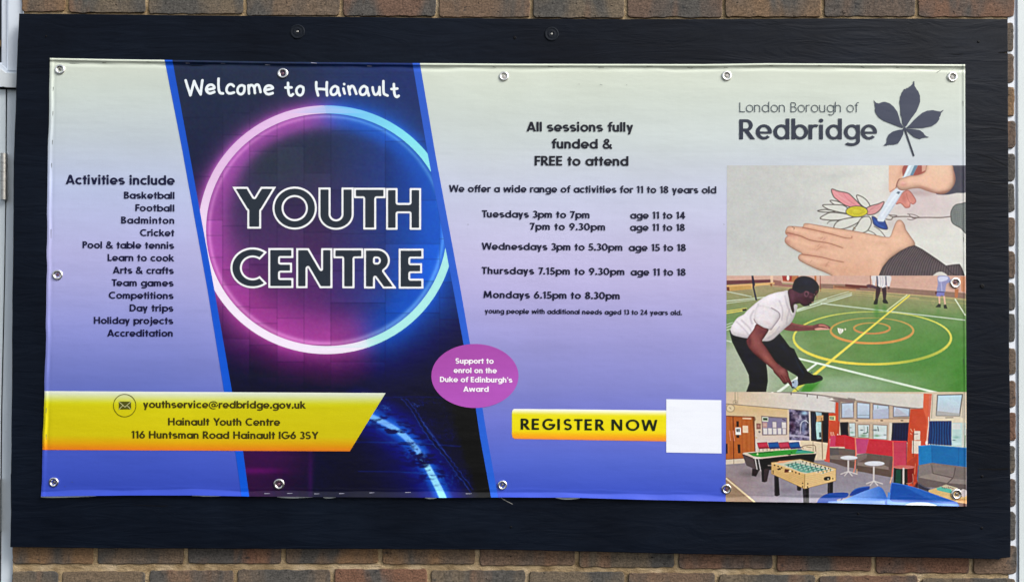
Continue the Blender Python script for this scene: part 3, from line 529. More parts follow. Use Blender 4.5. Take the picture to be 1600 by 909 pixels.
    # round tables
    for cx, cy, rx, ry, by in ((52, 196, 106, 26, 420), (370, 268, 125, 30, 540)):
        c.line([(cx-8, cy+20), (cx-10, by-50)], 2.6, (196, 190, 186), smooth=False)
        for dx in (-100, -55, 40, 100): c.line([(cx-8, by-55), (cx+dx, by-20 if abs(dx) > 60 else by)], 1.6, (198, 192, 190), smooth=False)
        c.ell(cx, cy+5, rx, ry, (120, 110, 112)); c.ell(cx, cy, rx, ry, (206, 208, 214)); c.blob(cx+20, cy-4, rx*.6, ry*.5, (220, 224, 230), .7)
    # pool table
    c.z(1130, 690, 7.975)
    c.poly([(0, 225), (260, 205), (270, 262), (0, 282)], (204, 188, 166)); c.line([(132, 216), (132, 272)], .8, (120, 100, 80)); c.line([(0, 218), (260, 202)], 1, (130, 90, 66))
    c.blob(330, 400, 130, 40, (104, 92, 96), .7)
    c.poly([(238, 150), (380, 200), (470, 210), (1165, 130), (1130, 250), (900, 330), (560, 350), (420, 350), (290, 290)], (30, 28, 34)); c.poly([(240, 156), (376, 200), (420, 350), (290, 290)], (82, 70, 72)); c.line([(398, 210), (424, 350)], 1.6, (190, 184, 184), smooth=False); c.line([(440, 216), (466, 356)], 1.2, (200, 196, 196), smooth=False)
    c.poly([(362, 330), (450, 350), (410, 430), (356, 420)], (48, 40, 44)); c.poly([(476, 340), (580, 330), (546, 490), (520, 502), (482, 494)], (56, 46, 50)); c.poly([(476, 340), (510, 340), (506, 498), (482, 494)], (34, 28, 32))
    c.poly([(236, 146), (262, 132), (330, 126), (700, 100), (980, 82), (1168, 122), (1160, 146), (820, 160), (480, 208), (376, 208), (370, 196)], (204, 190, 170)); c.poly([(310, 140), (620, 112), (930, 90), (1140, 124), (1120, 138), (820, 158), (470, 190), (370, 176)], (54, 146, 56)); c.poly([(310, 140), (620, 116), (626, 128), (330, 150)], (28, 96, 34)); c.poly([(930, 90), (1130, 124), (1080, 140), (900, 140)], (62, 150, 130)); c.ell(955, 98, 30, 8, (26, 60, 110)); c.ell(824, 158, 20, 6, (24, 40, 30)); c.ell(428, 152, 12, 12, (190, 226, 150)); c.line([(432, 60), (428, 150)], .9, (206, 196, 170)); c.ell(852, 132, 7, 7, (20, 70, 40)); c.ell(424, 200, 54, 12, (206, 198, 184))
    # football table
    c.blob(800, 600, 160, 40, (120, 112, 124), .6); c.blob(1150, 680, 160, 20, (122, 116, 130), .6)
    for P in ([(636, 420), (690, 430), (704, 660), (670, 676), (640, 664)], [(920, 540), (970, 548), (972, 600), (945, 608), (920, 600)], [(990, 560), (1068, 570), (1070, 760), (1000, 760)], [(1304, 500), (1370, 490), (1366, 680), (1300, 700)]): c.poly(P, (30, 26, 34)); c.line([((P[0][0]*2+P[1][0])/3, P[0][1]+10), ((P[-1][0]*2+P[-2][0])/3, P[-1][1]-12)], 1.2, (58, 52, 60), smooth=False)
    wd = (214, 180, 122)
    c.poly([(600, 256), (960, 214), (1404, 330), (1402, 482), (1012, 582), (602, 394)], wd, line=(140, 110, 70), lw=.6)
    c.poly([(604, 264), (1016, 404), (1012, 578), (606, 392)], (208, 170, 108)); c.poly([(1018, 406), (1402, 334), (1400, 480), (1014, 580)], (220, 186, 128))
    for k in range(6): c.line([(1030, 430+k*24), (1200, 400+k*22), (1396, 356+k*20)], .6, (186, 148, 92), alpha=.6); c.line([(612, 290+k*18), (800, 350+k*22), (1006, 424+k*24)], .6, (178, 138, 82), alpha=.6)
    c.line([(1017, 404), (1013, 580)], 1, (150, 116, 70), smooth=False)
    c.poly([(640, 262), (956, 222), (1372, 332), (1020, 396)], (196, 190, 166)); c.poly([(700, 236), (880, 224), (740, 262), (660, 262)], (214, 150, 110)); c.poly([(760, 280), (900, 258), (1290, 344), (1060, 384), (960, 370)], (96, 158, 140))
    for k in range(8):
        x = 780+k*62; y = 268+k*12
        c.line([(x, y+44), (x+160, y-14+k)], .8, (206, 210, 206), smooth=False)
        for j in range(3): c.line([(x+30+j*46, y+38-j*15), (x+32+j*46, y+12-j*15)], 1.3, ((34, 60, 62), (40, 110, 96))[k % 2], smooth=False, alpha=.85)
        c.ell(640+k*44, 290+k*15, 8, 10, (44, 30, 24)) if k != 3 else None
        c.ell(992+k*46, 244+k*12, 7, 9, (40, 34, 30))
    c.poly([(770, 336), (806, 340), (816, 378), (762, 380)], (96, 40, 30)); c.line([(560, 292), (600, 294)], 1.3, (160, 150, 140)); c.poly([(672, 336), (710, 318), (720, 344), (684, 350)], (74, 40, 26)); c.ell(834, 362, 12, 10, (232, 222, 196))
    c.poly([(1262, 440), (1330, 432), (1330, 470), (1264, 476)], (26, 22, 22), True); c.ell(1308, 460, 9, 9, (222, 206, 180))
    for x, y in ((622, 362), (622, 384), (990, 514), (990, 556), (1054, 520), (1366, 456), (1052, 560)): c.ell(x, y, 7, 9, (40, 28, 20))
    # court line in the corner
    c.poly([(0, 430), (60, 440), (400, 760), (0, 760)], (146, 120, 96)); c.line([(40, 456), (390, 746)], 2.6, (216, 196, 158), smooth=False)
    # blue chairs at the bottom
    c.z(1320, 690, 7.975)
    bl = (26, 78, 168)
    c.poly([(-60, 740), (-40, 700), (40, 660), (-10, 640), (-20, 700)], (14, 52, 120))
    c.poly([(-340, 740), (-300, 690), (-200, 640), (30, 632), (20, 690), (-100, 720), (-60, 800), (-340, 800)], (22, 70, 156), True); c.poly([(64, 672), (96, 610), (160, 572), (304, 552), (286, 606), (200, 640)], (22, 66, 150), True); c.line([(96, 612), (170, 574), (300, 554)], .8, (70, 120, 200))
    c.poly([(-100, 760), (60, 690), (220, 620), (400, 560), (430, 556), (476, 590), (520, 680), (530, 730), (526, 800), (-120, 800)], lambda x, y: mix((100, 146, 226), (52, 104, 196), (x-1350)/32), True)
    c.poly([(-200, 740), (120, 726), (520, 732), (530, 800), (-240, 800)], (126, 160, 226), f=2, alpha=.9)
    c.poly([(582, 524), (606, 512), (700, 526), (860, 566), (1040, 628), (1240, 700), (1420, 752), (1400, 800), (560, 800), (566, 640)], bl, True, line=(60, 110, 200))
    c.poly([(760, 560), (860, 572), (1040, 636), (1240, 708), (1400, 750), (1300, 780), (1000, 690)], (44, 100, 192), True, f=3, alpha=.8); c.poly([(540, 620), (570, 640), (560, 720), (620, 760), (760, 800), (520, 800), (528, 700)], (70, 128, 214)); c.poly([(540, 742), (700, 750), (960, 744), (1420, 776), (1400, 800), (540, 800)], (86, 140, 224), f=2); c.poly([(770, 800), (800, 766), (900, 752), (1040, 758), (1140, 800)], (206, 216, 228), True, f=1.6)
    # card table in the corner
    c.poly([(1046, 600), (1180, 562), (1520, 660), (1520, 790), (1400, 750), (1046, 622)], (212, 178, 116)); c.poly([(1146, 570), (1260, 530), (1400, 570), (1420, 600), (1330, 640), (1150, 600)], (190, 180, 150)); c.poly([(1144, 574), (1200, 558), (1330, 590), (1330, 642), (1150, 600)], (86, 176, 156)); c.poly([(1400, 700), (1520, 720), (1520, 770), (1410, 746)], (204, 152, 96)); c.ell(1480, 636, 44, 50, (206, 194, 194)); c.poly([(1400, 750), (1520, 770), (1520, 810), (1430, 800)], (84, 46, 40))
    for k in range(6): c.line([(1210+k*26, 556+(k % 3)*8), (1222+k*26, 572+(k % 2)*8)], 1, (120, 96, 84))
    g = c.C.mean(2, keepdims=True); c.C = g+(c.C-g)*.92
    return c.develop(.9, 7, 5)

def paint_neon_panel():
    c = Canvas(252, 90, 786, 780, 1.0, (30, 30, 55))
    X, Y = c.X, c.Y
    r = np.hypot((X-510)/194, (Y-359)/187.7)                 # 1 on the tube
    sd = (r-1)*190                                          # about px from the tube
    side = 1/(1+np.exp(-(X-(508+(Y-170)*.18))/13))           # 0 pink half, 1 blue half
    bg = mix((42, 50, 72), (30, 32, 58), (Y-100)/250); bg = mix(bg, (22, 16, 44), (Y-480)/110); bg = mix(bg, mix((52, 20, 62), (10, 12, 34), (X-400)/250), (Y-600)/80)  # sky gloss on the vinyl painted in: bluish grey above, near black below
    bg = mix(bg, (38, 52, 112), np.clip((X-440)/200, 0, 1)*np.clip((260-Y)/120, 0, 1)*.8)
    inside = mix((44, 50, 74), (76, 52, 96), (Y-230)/160); inside = mix(inside, mix((104, 50, 110), (70, 44, 96), (X-400)/140), (Y-380)/100)
    inside = mix(inside, (40, 62, 132), (X-500)/120); inside = mix(inside, (34, 82, 186), (X-600)/70)
    inside = mix(inside, (48, 54, 68), np.exp(-((X-430)/60)**2-((Y-255)/40)**2)*.9)
    col = np.where((sd < 0)[..., None], inside, bg)
    up = np.clip((Y-250)/250, 0, 1)
    pin = mix((158, 78, 166), (164, 66, 150), up); blu = mix((38, 92, 200), (30, 84, 196), up)
    gcol = pin*(1-side[..., None])+blu*side[..., None]
    wi = 26+26*up*(1-side)+14*side*up                        # glow widths
    gi = 1/(1+np.exp((-sd-6-wi*.9)/(5+9*up)))                # inner plateau with soft end
    wo = 9+18*up+8*side
    go = np.exp(-np.clip(sd-6, 0, 999)/wo)
    wob = .9+.2*fbm(X, Y, 40, 3)
    g = np.where(sd < 0, gi*.95, go*.95)*wob
    low = np.clip((Y-600)/60, 0, 1); g = g*(1-low)
    col = mix(col, gcol, np.clip(g, 0, 1))
    lt = np.exp(-((np.abs(sd+8))/5.)**2)*np.clip((Y-380)/120, 0, 1); col = mix(col, mix((214, 130, 196), (150, 180, 240), side), lt*.35)
    hot = np.exp(-(np.abs(np.abs(sd+5)-6)/3.)**1.5); col = mix(col, mix((226, 150, 220), (110, 180, 250), side), np.clip(hot*.5*(1-low), 0, 1))
    c.C[:] = col
    # wall tiles: every tile its own slight tone, thin joints
    cols = [262, 348, 390, 433, 475, 517, 602, 687, 730, 790]
    for i in range(len(cols)-1):
        y = 100+((i*53) % 61)
        k = 0
        while y < 612:
            hgt = (34, 68, 50, 24, 92)[(i*3+k*2) % 5]
            x0, x1 = cols[i], cols[i+1]; sl = (slice(max(int(y-90), 0), max(int(min(y+hgt, 612)-90), 0)), slice(x0-252, min(x1-252, c.w)))
            tone = math.sin(i*12.9+k*78.2)*43758.5; tone = (tone-math.floor(tone)-.5)*.2
            if y < 190: tone *= .3
            c.C[sl] *= 1+tone
            if y > 100: c.line([(x0, y), (x1, y)], .8, (18, 18, 44), smooth=False, alpha=.26 if y > 175 else .08)
            y += hgt; k += 1
        c.line([(cols[i], 175), (cols[i], 612)], .8, (18, 18, 44), smooth=False, alpha=.24)
    # wet floor under the yellow bar: reflection of the tube, splashes
    c.C[:] = mix(c.C, (10, 14, 48), low*np.clip((X-480)/90, 0, 1)*.8)
    c.C[:] = mix(c.C, (16, 36, 104), low*np.exp(-((X-(600+(Y-640)*.55))/52)**2)*.75)
    c.blob(420, 700, 60, 40, (72, 30, 84), .6); c.blob(400, 735, 40, 5, (120, 44, 120), .5); c.blob(485, 740, 4, 40, (70, 40, 96), .5)
    tube = [(560, 642), (590, 655), (622, 673), (646, 695), (664, 722), (678, 748), (688, 768), (694, 782)]
    c.line(tube, 40, (20, 60, 170), f=40, alpha=.8); c.line(tube, 19, (50, 112, 226), f=13, alpha=.85)
    c.line(tube, 8, (112, 176, 244), w1=10, f=2.4); c.line(tube[4:], 9, (142, 214, 250), w1=11, f=1.2)
    # ripples that break the reflected tube: ragged dark flakes and thin bright threads
    ax = np.interp(Y, [q[1] for q in tube], [q[0] for q in tube]); dx = X-ax
    fl = fbm(X, Y, (15, 4.2), 31, 4); f2 = fbm(X, Y, (7, 2.6), 47, 3)
    band = np.exp(-((Y-674)/3.)**2)*1.0+np.exp(-((Y-693)/2.)**2)*.9+np.exp(-((Y-697)/1.)**2)*.4+np.clip(1-abs(Y-717)/17, 0, 1)**.5*1.05+np.exp(-((Y-742)/1.6)**2)*.8+np.exp(-((Y-757)/1.)**2)*.5
    M = np.clip((band*.55+f2*.55-.66)*9, 0, 1)*np.exp(-(dx/20)**4)
    for q in ((613, 674, 9, 3.2), (606, 671, 5, 2), (645, 707, 4, 2.4), (652, 713, 4, 2.6), (664, 717, 5, 3), (657, 721, 3, 2), (672, 722, 3, 1.6), (660, 729, 5, 1.4), (641, 703, 3, 1.2)):
        r2 = ((X-q[0])/q[2])**2+((Y-q[1])/q[3])**2; M = np.maximum(M, np.clip((1.25-r2-(fl-.5)*2.4)*4, 0, 1))
    c.C[:] = mix(c.C, (8, 18, 74), M*.93)
    M2 = np.clip((fl-.56)*12, 0, 1)*np.exp(-((dx-6)/52)**2)*np.clip((Y-625)/20, 0, 1)*np.clip((765-Y)/20, 0, 1); c.C[:] = mix(c.C, (6, 12, 46), M2*.6)
    sp = fbm(X, Y, (9, 3.2), 77, 4); sp2 = fbm(X, Y, (5, 2.4), 91, 3)
    rdg = np.clip(1-np.abs(sp-.5)*20, 0, 1)*.8+np.clip(1-np.abs(sp2-.5)*16, 0, 1)*.5
    wsp = (np.exp(-((X-(650+(Y-660)*.45))/46)**2)+.6*np.exp(-((X-615)/40)**2-((Y-640)/16)**2))*np.clip((Y-616)/16, 0, 1)*np.clip((768-Y)/20, 0, 1)
    cl = np.clip((fbm(X, Y, (26, 11), 5)-.42)*5, 0, 1)
    c.C[:] = mix(c.C, (92, 120, 206), np.clip(rdg, 0, 1)*np.clip(wsp, 0, 1)*cl*.62)
    for a, b, w, al in (((632, 623), (735, 768), 1.2, .55), ((540, 690), (720, 697), 1, .5), ((575, 662), (640, 664), 1, .5), ((560, 736), (700, 742), .9, .45), ((580, 622), (700, 621), .8, .35)):
        c.line([a, ((a[0]+b[0])/2+3, (a[1]+b[1])/2-2), b], w, (78, 98, 178), alpha=al, f=1.2)
    seam = [(632, 623), (648, 643), (660, 664), (678, 690), (700, 716), (716, 738), (736, 764)]
    c.line(seam, 4.5, (5, 12, 52), alpha=.75, f=2)
    for d in (-3.4, 3.4): 
        n_ = [(x+d+1.6*math.sin(y*.9+d), y) for x, y in catmull(np.array(seam, float), False, 6)]; c.line(n_, 1.0, (92, 112, 196), smooth=False, alpha=.5)
    c.C[:] = mix(c.C, (6, 10, 26), np.clip((X-(690+(Y-620)*.3))/20, 0, 1)*low*.9)
    return c.develop(.5, 9, 2.5)
# ---------------------------------------------------------------- lettering: glyphs as strokes, turned into filled outlines
class Style:
    def __init__(s, w, xh, R, desc=-.28, asc=1., thin=.88, sb=.07, hum=False):
        s.w, s.xh, s.R, s.desc, s.asc, s.thin, s.sb, s.hum = w, xh, R, desc, asc, thin, sb, hum

def _seg(x0, y0, x1, y1, w):
    dx, dy = x1-x0, y1-y0; L = math.hypot(dx, dy); nx, ny = -dy/L*w/2, dx/L*w/2
    return [(x0+nx, y0+ny), (x1+nx, y1+ny), (x1-nx, y1-ny), (x0-nx, y0-ny)]
def _dia(x0, y0, x1, y1, w):      # slanted bar whose ends are cut level
    dx, dy = x1-x0, y1-y0; h = w/2*math.hypot(dx, dy)/abs(dy)
    return [(x0-h, y0), (x0+h, y0), (x1+h, y1), (x1-h, y1)]
def _arc(cx, cy, rx, ry, a0, a1, w, w2=None, n=None):
    n = n or max(8, int(abs(a1-a0)/9)); out = []; inn = []; w2 = w if w2 is None else w2   # w: at the sides, w2: at top and bottom
    for k in range(n+1):
        a = math.radians(a0+(a1-a0)*k/n); c, q = math.cos(a), math.sin(a)
        out.append((cx+(rx+w/2)*c, cy+(ry+w2/2)*q)); inn.append((cx+(rx-w/2)*c, cy+(ry-w2/2)*q))
    return out+inn[::-1]
def _path(pts, w, n=6):
    p = catmull(pts, False, n); d = np.gradient(p, axis=0); d /= np.hypot(d[:, 0], d[:, 1])[:, None]
    nr = np.stack([-d[:, 1], d[:, 0]], 1)*w/2
    return [tuple(q) for q in np.r_[p+nr, (p-nr)[::-1]]]
def _ring(cx, cy, rx, ry, w, w2=None):
    return [_arc(cx, cy, rx, ry, 0, 182, w, w2), _arc(cx, cy, rx, ry, 180, 362, w, w2)]
def _dot(cx, cy, r): return [(cx+r*math.cos(k*math.pi/9), cy+r*math.sin(k*math.pi/9)) for k in range(18)]

def glyph(ch, S):
    """list of polygons, left bearing 0; returns (polygons, advance without side bearings)"""
    w, X, R = S.w, S.xh, S.R; t = w*S.thin; h = w/2; G = []
    rx = R-h; ry = X/2-t/2+.012; cy = X/2
    stem = lambda x, y0, y1: G.append([(x, y0), (x+w, y0), (x+w, y1), (x, y1)])
    bar = lambda x0, x1, y, tt=None: G.append([(x0, y-(tt or t)/2), (x1, y-(tt or t)/2), (x1, y+(tt or t)/2), (x0, y+(tt or t)/2)])
    if ch in 'bdpqga':
        d = 2*R-.02
        left = ch in 'bp'
        cx = (w*.12+R) if left else R
        G += _ring(cx, cy, rx, ry, w, t)
        sx = 0 if left else d-w+.02
        if ch == 'a' and S.hum is False: stem(sx, 0, X)
        elif ch == 'b': stem(sx, 0, S.asc)
        elif ch == 'd': stem(sx, 0, S.asc)
        elif ch in 'pq': stem(sx, S.desc, X)
        elif ch == 'g':
            dd = S.desc; stem(sx, dd*.25, X)
            G.append(_arc(sx+h-R*.82, dd*.25, R*.82, abs(dd)*.75-t*.5+.02, 0, -142, w, t))
        elif ch == 'a': stem(sx, 0, X)
        return G, d
    if ch == 'o': return _ring(R, cy, rx, ry, w, t), 2*R
    if ch == 'c': G.append(_arc(R, cy, rx, ry, 46, 314, w, t)); return G, R*1.72
    if ch == 'e':
        G.append(_arc(R, cy, rx, ry, -2, 318, w, t)); G.append([(w*.6, cy-t*.62), (2*R-.01, cy-t*.62), (2*R-.005, cy+t*.18), (w*.6, cy+t*.18)]); return G, 2*R
    if ch in 'nhmur':
        if ch == 'h': stem(0, 0, S.asc)
        elif ch != 'u': stem(0, 0, X)
        nw = R*1.62; ra = (nw-w)/2; rr = ra*.98
        if ch in 'nh':
            G.append(_arc(h+ra, X-t/2-rr+.012, ra, rr, 0, 172, w, t)); stem(nw-w, 0, X-t/2-rr+.02); return G, nw
        if ch == 'u':
            stem(0, rr+t/2-.02, X); stem(nw-w, 0, X); G.append(_arc(h+ra, t/2+rr-.012, ra, rr, 180, 368, w, t)); return G, nw
        if ch == 'm':
            ra = (nw*.92-w)/2; rr = ra*.98
            for k in (0, 1):
                G.append(_arc(h+ra+k*2*ra, X-t/2-rr+.012, ra, rr, 0, 172, w, t)); stem(2*ra*(k+1), 0, X-t/2-rr+.02)
            return G, 4*ra+w
        G.append(_arc(h+R*.62, X-t/2-R*.6+.012, R*.62, R*.6, 62, 172, w, t)); return G, R*1.12
    if ch == 'i': stem(.015, 0, X); G.append(_dot(h+.015, X+.19 if not S.hum else X+.2, w*.58)); return G, w+.03
    if ch == 'j': stem(.1, S.desc*.3, X); G.append(_dot(h+.1, X+.19, w*.58)); G.append(_arc(.1+h-.16, S.desc*.3, .16, abs(S.desc)*.7-t/2, 0, -100, w, t)); return G, w+.1
    if ch == 'l': stem(0, 0, S.asc); return G, w
    if ch == 't': stem(.1, 0, .93); bar(0, w+.2, X-t/2); return G, w+.2
    if ch == 'f': stem(.1, 0, .78); bar(0, w+.2, X-t/2); G.append(_arc(.1+h+.17, .76, .17, 1.02-.76-t/2, 62, 184, w, t)); return G, w+.2
    if ch == 'k': stem(0, 0, S.asc); G.append(_dia(w*.9, X*.42, R*1.35, X, w*.92)); G.append(_dia(w*1.35, X*.55, R*1.5, 0, w*.98)); return G, R*1.5+h*.7
    if ch == 's':
        q = (X/2-t/2)/2+.004; r = R*.58; c = r+h*.9
        pts = [(c+r*math.cos(a)*1.02, X/2+q+q*math.sin(a)) for a in np.radians([38, 65, 95, 130, 165, 200, 232])]+[(c, X/2)]+[(c-r*math.cos(a)*1.02, X/2-q-q*math.sin(a)) for a in np.radians([232, 200, 165, 130, 95, 65, 38])]
        G.append(_path(pts, t*.98, 4)); return G, 2*c-.01
    if ch == 'v': G.append(_dia(h*1.1, X, R*.84, 0, w)); G.append(_dia(R*1.68-h*1.1, X, R*.84, 0, w)); return G, R*1.68
    if ch == 'y': G.append(_dia(h*1.1, X, R*.86, .02, w)); G.append(_dia(R*1.72-h*1.1, X, R*.86-(R*.86-h*1.1)*(-S.desc)/X, S.desc, w)); return G, R*1.72
    if ch == 'w':
        a = R*.68
        for x0, x1 in ((h, a), (2*a-h*.0, a), (2*a, 3*a), (4*a-h, 3*a)): G.append(_dia(x0+.0, X, x1, 0, w*.94))
        return G, 4*a
    # capitals
    if ch == 'A': G.append(_dia(h*1.0, 0, .44, 1, w)); G.append(_dia(.88-h*1.0, 0, .44, 1, w)); bar(.2, .68, .27); return G, .88
    if ch == 'B':
        stem(0, 0, 1); bar(0, .3, 1-t/2); bar(0, .3, .53); bar(0, .34, t/2)
        G.append(_arc(.29, .765, .2, .235-t/2, -92, 92, w, t)); G.append(_arc(.33, .275, .22, .275-t/2, -92, 92, w, t)); return G, .33+.22+h
    if ch == 'C': G.append(_arc(.5, .5, .5-h+.01, .5-t/2+.012, 50, 310, w, t)); return G, .86
    if ch == 'D': stem(0, 0, 1); bar(0, .33, 1-t/2); bar(0, .33, t/2); G.append(_arc(.32, .5, .47-h, .5-t/2, -91, 91, w, t)); return G, .79
    if ch == 'E': stem(0, 0, 1); bar(0, .56, 1-t/2); bar(0, .53, .51); bar(0, .56, t/2); return G, .56
    if ch == 'F': stem(0, 0, 1); bar(0, .54, 1-t/2); bar(0, .5, .5); return G, .54
    if ch == 'G': G.append(_arc(.5, .5, .5-h+.01, .5-t/2+.012, 48, 358, w, t)); bar(.5, 1.0, .46); return G, 1.0
    if ch == 'H': stem(0, 0, 1); stem(.8-w, 0, 1); bar(0, .8, .52); return G, .8
    if ch == 'I': stem(0, 0, 1); return G, w
    if ch == 'L': stem(0, 0, 1); bar(0, .54, t/2); return G, .54
    if ch == 'M': G.append(_dia(h, 0, .14+h*.6, 1, w)); G.append(_dia(1.04-h, 0, .9-h*.6, 1, w)); G.append(_dia(.14+h*.6, 1, .52, .12, w)); G.append(_dia(.9-h*.6, 1, .52, .12, w)); return G, 1.04
    if ch == 'N': stem(0, 0, 1); stem(.84-w, 0, 1); G.append(_dia(h*1.15, 1, .84-h*1.15, 0, w*.95)); return G, .84
    if ch == 'O': return _ring(.53, .5, .53-h, .5-t/2+.014, w, t), 1.06
    if ch == 'P': stem(0, 0, 1); bar(0, .32, 1-t/2); bar(0, .32, .4+t/2); G.append(_arc(.3, .7, .3-h, .3-t/2, -92, 92, w, t)); return G, .6
    if ch == 'R':
        stem(0, 0, 1); bar(0, .32, 1-t/2); bar(0, .32, .4+t/2); G.append(_arc(.32, .7, .3-h, .3-t/2, -92, 92, w, t)); G.append(_dia(.3, .46, .62, 0, w*1.02)); return G, .7
    if ch == 'S':
        q = (.5-t/2)/2+.006; r = .215; c = r+h+.02
        pts = [(c+r*math.cos(a), .5+q+q*math.sin(a)) for a in np.radians([28, 60, 95, 130, 165, 200, 232])]+[(c, .5)]+[(c-r*1.1*math.cos(a), .5-q-q*math.sin(a)) for a in np.radians([232, 200, 165, 130, 95, 60, 28])]
        G.append(_path(pts, t, 4)); return G, 2*c+.02
    if ch == 'T': stem(.32-h, 0, 1); bar(0, .64, 1-t/2); return G, .64
    if ch == 'U': ra = .38-h; stem(0, .37, 1); stem(.76-w, .37, 1); G.append(_arc(.38, ra+t/2-.012, ra, ra, 180, 360, w, t)); stem(0, ra+t/2-.02, .5); stem(.76-w, ra+t/2-.02, .5); return G, .76
    if ch == 'W':
        a = .31
        for x0, x1 in ((h, a), (2*a, a), (2*a, 3*a), (4*a-h, 3*a)): G.append(_dia(x0, 1, x1, 0, w*.95))
        return G, 4*a
    if ch == 'Y': G.append(_dia(h*1.15, 1, .42, .44, w)); G.append(_dia(.84-h*1.15, 1, .42, .44, w)); G.append([(.42-h, 0), (.42+h, 0), (.42+h, .52), (.42-h, .52)]); return G, .84
    # figures and signs
    if ch == '0': return _ring(.37, .5, .37-h, .5-t/2+.01, w, t), .74
    if ch == '1': stem(.16, 0, 1); G.append([(0, .83), (.0, .97-.14), (.17, 1), (.17, .83), (.02, .72)]); return G, .16+w
    if ch == '2': G.append(_path([(.07, .78), (.12, .88), (.22, .925), (.34, .91), (.44, .82), (.46, .7), (.40, .54), (.28, .36), (.12, .13)], w)); bar(.02, .6, t/2); return G, .6
    if ch == '3':
        G.append(_arc(.26, .74, .19, .26-t/2+.01, -88, 148, w, t)); G.append(_arc(.26, .275, .22, .275-t/2+.01, -150, 88, w, t)); return G, .57
    if ch == '4': stem(.37, 0, 1); bar(0, .7, .28); G.append(_dia(.12, .28, .46, 1, w*.9)); return G, .7
    if ch == '5': bar(.1, .54, 1-t/2); G.append([(.1, 1), (.06, .42), (.22, .42), (.27, 1)]); G.append(_arc(.27, .31, .25, .31-t/2+.01, -150, 118, w, t)); return G, .61
    if ch in '69':
        P = _ring(.34, .33, .34-h, .33-t/2+.01, w, t); P.append(_dia(.105, .42, .46, 1, w*1.0))
        if ch == '9': P = [[(.68-x, 1-y) for x, y in p] for p in P]
        return P, .68
    if ch == '7': bar(0, .6, 1-t/2); G.append(_dia(.2, 0, .49, 1-.02, w)); return G, .6
    if ch == '8': return _ring(.33, .755, .24-h*.5, .245-t/2+.01, w*.94, t*.94)+_ring(.33, .28, .33-h, .28-t/2+.01, w, t), .66
    if ch == '.': return [_dot(w*.62, w*.55, w*.62)], w*1.24
    if ch == "'": return [[(.02, 1), (w, 1), (w*.85, .68), (.06, .68)]], w
    if ch == '&':
        a = w*.86; G.append(_seg(.84, -.01, .26, .66, a)); G.append(_path([(.27, .62), (.20, .74), (.25, .88), (.38, .935), (.51, .87), (.52, .73), (.43, .62)], a)); G.append(_path([(.46, .65), (.32, .53), (.14, .42), (.09, .26), (.18, .11), (.36, .07)], a)); G.append(_path([(.33, .07), (.50, .10), (.66, .24), (.78, .45)], a)); return G, .88
    if ch == '@':
        G += _ring(.36+.2, .42, .19, .2, w*.72); G.append([(.69, .2), (.69+w*.6, .2), (.69+w*.6, .64), (.69, .64)])
        G.append(_arc(.56, .4, .5, .48, -62, -330, w*.6)); G.append(_path([(1.04, .52), (1.0, .32), (.88, .22), (.76, .26)], w*.6)); return G, 1.12
    raise ValueError(ch)

def glyph_round(strokes, w):      # handwriting: list of point lists
    return [(catmull(p, False, 6) if len(p) > 2 else np.array(p, float), w) for p in strokes]

def field_fill(sd, xs, ys, lev=0.):
    """polygons covering sd < lev on the grid, as (verts, faces) with run-length rows"""
    V = {}; verts = []; faces = []
    def vid(x, y):
        k = (round(x, 6), round(y, 6))
        if k not in V: V[k] = len(verts); verts.append(k)
        return V[k]
    f = sd-lev; ins = f < 0
    ny, nx = f.shape
    full = ins[:-1, :-1] & ins[1:, :-1] & ins[:-1, 1:] & ins[1:, 1:]
    none = ~(ins[:-1, :-1] | ins[1:, :-1] | ins[:-1, 1:] | ins[1:, 1:])
    for j in range(ny-1):
        i = 0
        while i < nx-1:
            if none[j, i]: i += 1; continue
            if full[j, i]:
                k = i
                while k < nx-1 and full[j, k]: k += 1
                faces.append([vid(xs[i], ys[j]), vid(xs[k], ys[j]), vid(xs[k], ys[j+1]), vid(xs[i], ys[j+1])]); i = k; continue
            c = [(xs[i], ys[j], f[j, i]), (xs[i+1], ys[j], f[j, i+1]), (xs[i+1], ys[j+1], f[j+1, i+1]), (xs[i], ys[j+1], f[j+1, i])]
            P = []
            for a in range(4):
                p, q = c[a], c[(a+1) % 4]
                if p[2] < 0: P.append(vid(p[0], p[1]))
                if (p[2] < 0) != (q[2] < 0):
                    s = p[2]/(p[2]-q[2]); P.append(vid(p[0]+(q[0]-p[0])*s, p[1]+(q[1]-p[1])*s))
            P = [v for n_, v in enumerate(P) if v != P[n_-1]]
            if len(P) >= 3: faces.append(P)
            i += 1
    return np.array(verts), faces

_gc = {}
def glyph_mesh(ch, S, res=32, grow=0., ring=None):
    """filled glyph; grow widens the outline, ring=(a,b) gives the band between two offsets"""
    key = (ch, id(S), res, grow, ring)
    if key in _gc: return _gc[key]
    G, adv = glyph(ch, S)
    A = np.array([p for g in G for p in g]); m = 2.5/res+abs(grow)+(max(ring) if ring else 0)
    xs = np.arange(math.floor((A[:, 0].min()-m)*res), math.ceil((A[:, 0].max()+m)*res)+1)/res+.0007
    ys = np.arange(math.floor((A[:, 1].min()-m)*res), math.ceil((A[:, 1].max()+m)*res)+1)/res+.0011
    Xg, Yg = np.meshgrid(xs, ys); sd = np.full(Xg.shape, 1e3)
    for g in G: sd = np.minimum(sd, poly_sd(np.array(g, float), Xg, Yg))
    if ring: f = np.maximum(sd-ring[1], ring[0]-sd)
    else: f = sd-grow
    v, fa = field_fill(f, xs, ys)
    _gc[key] = (v, fa, adv); return _gc[key]

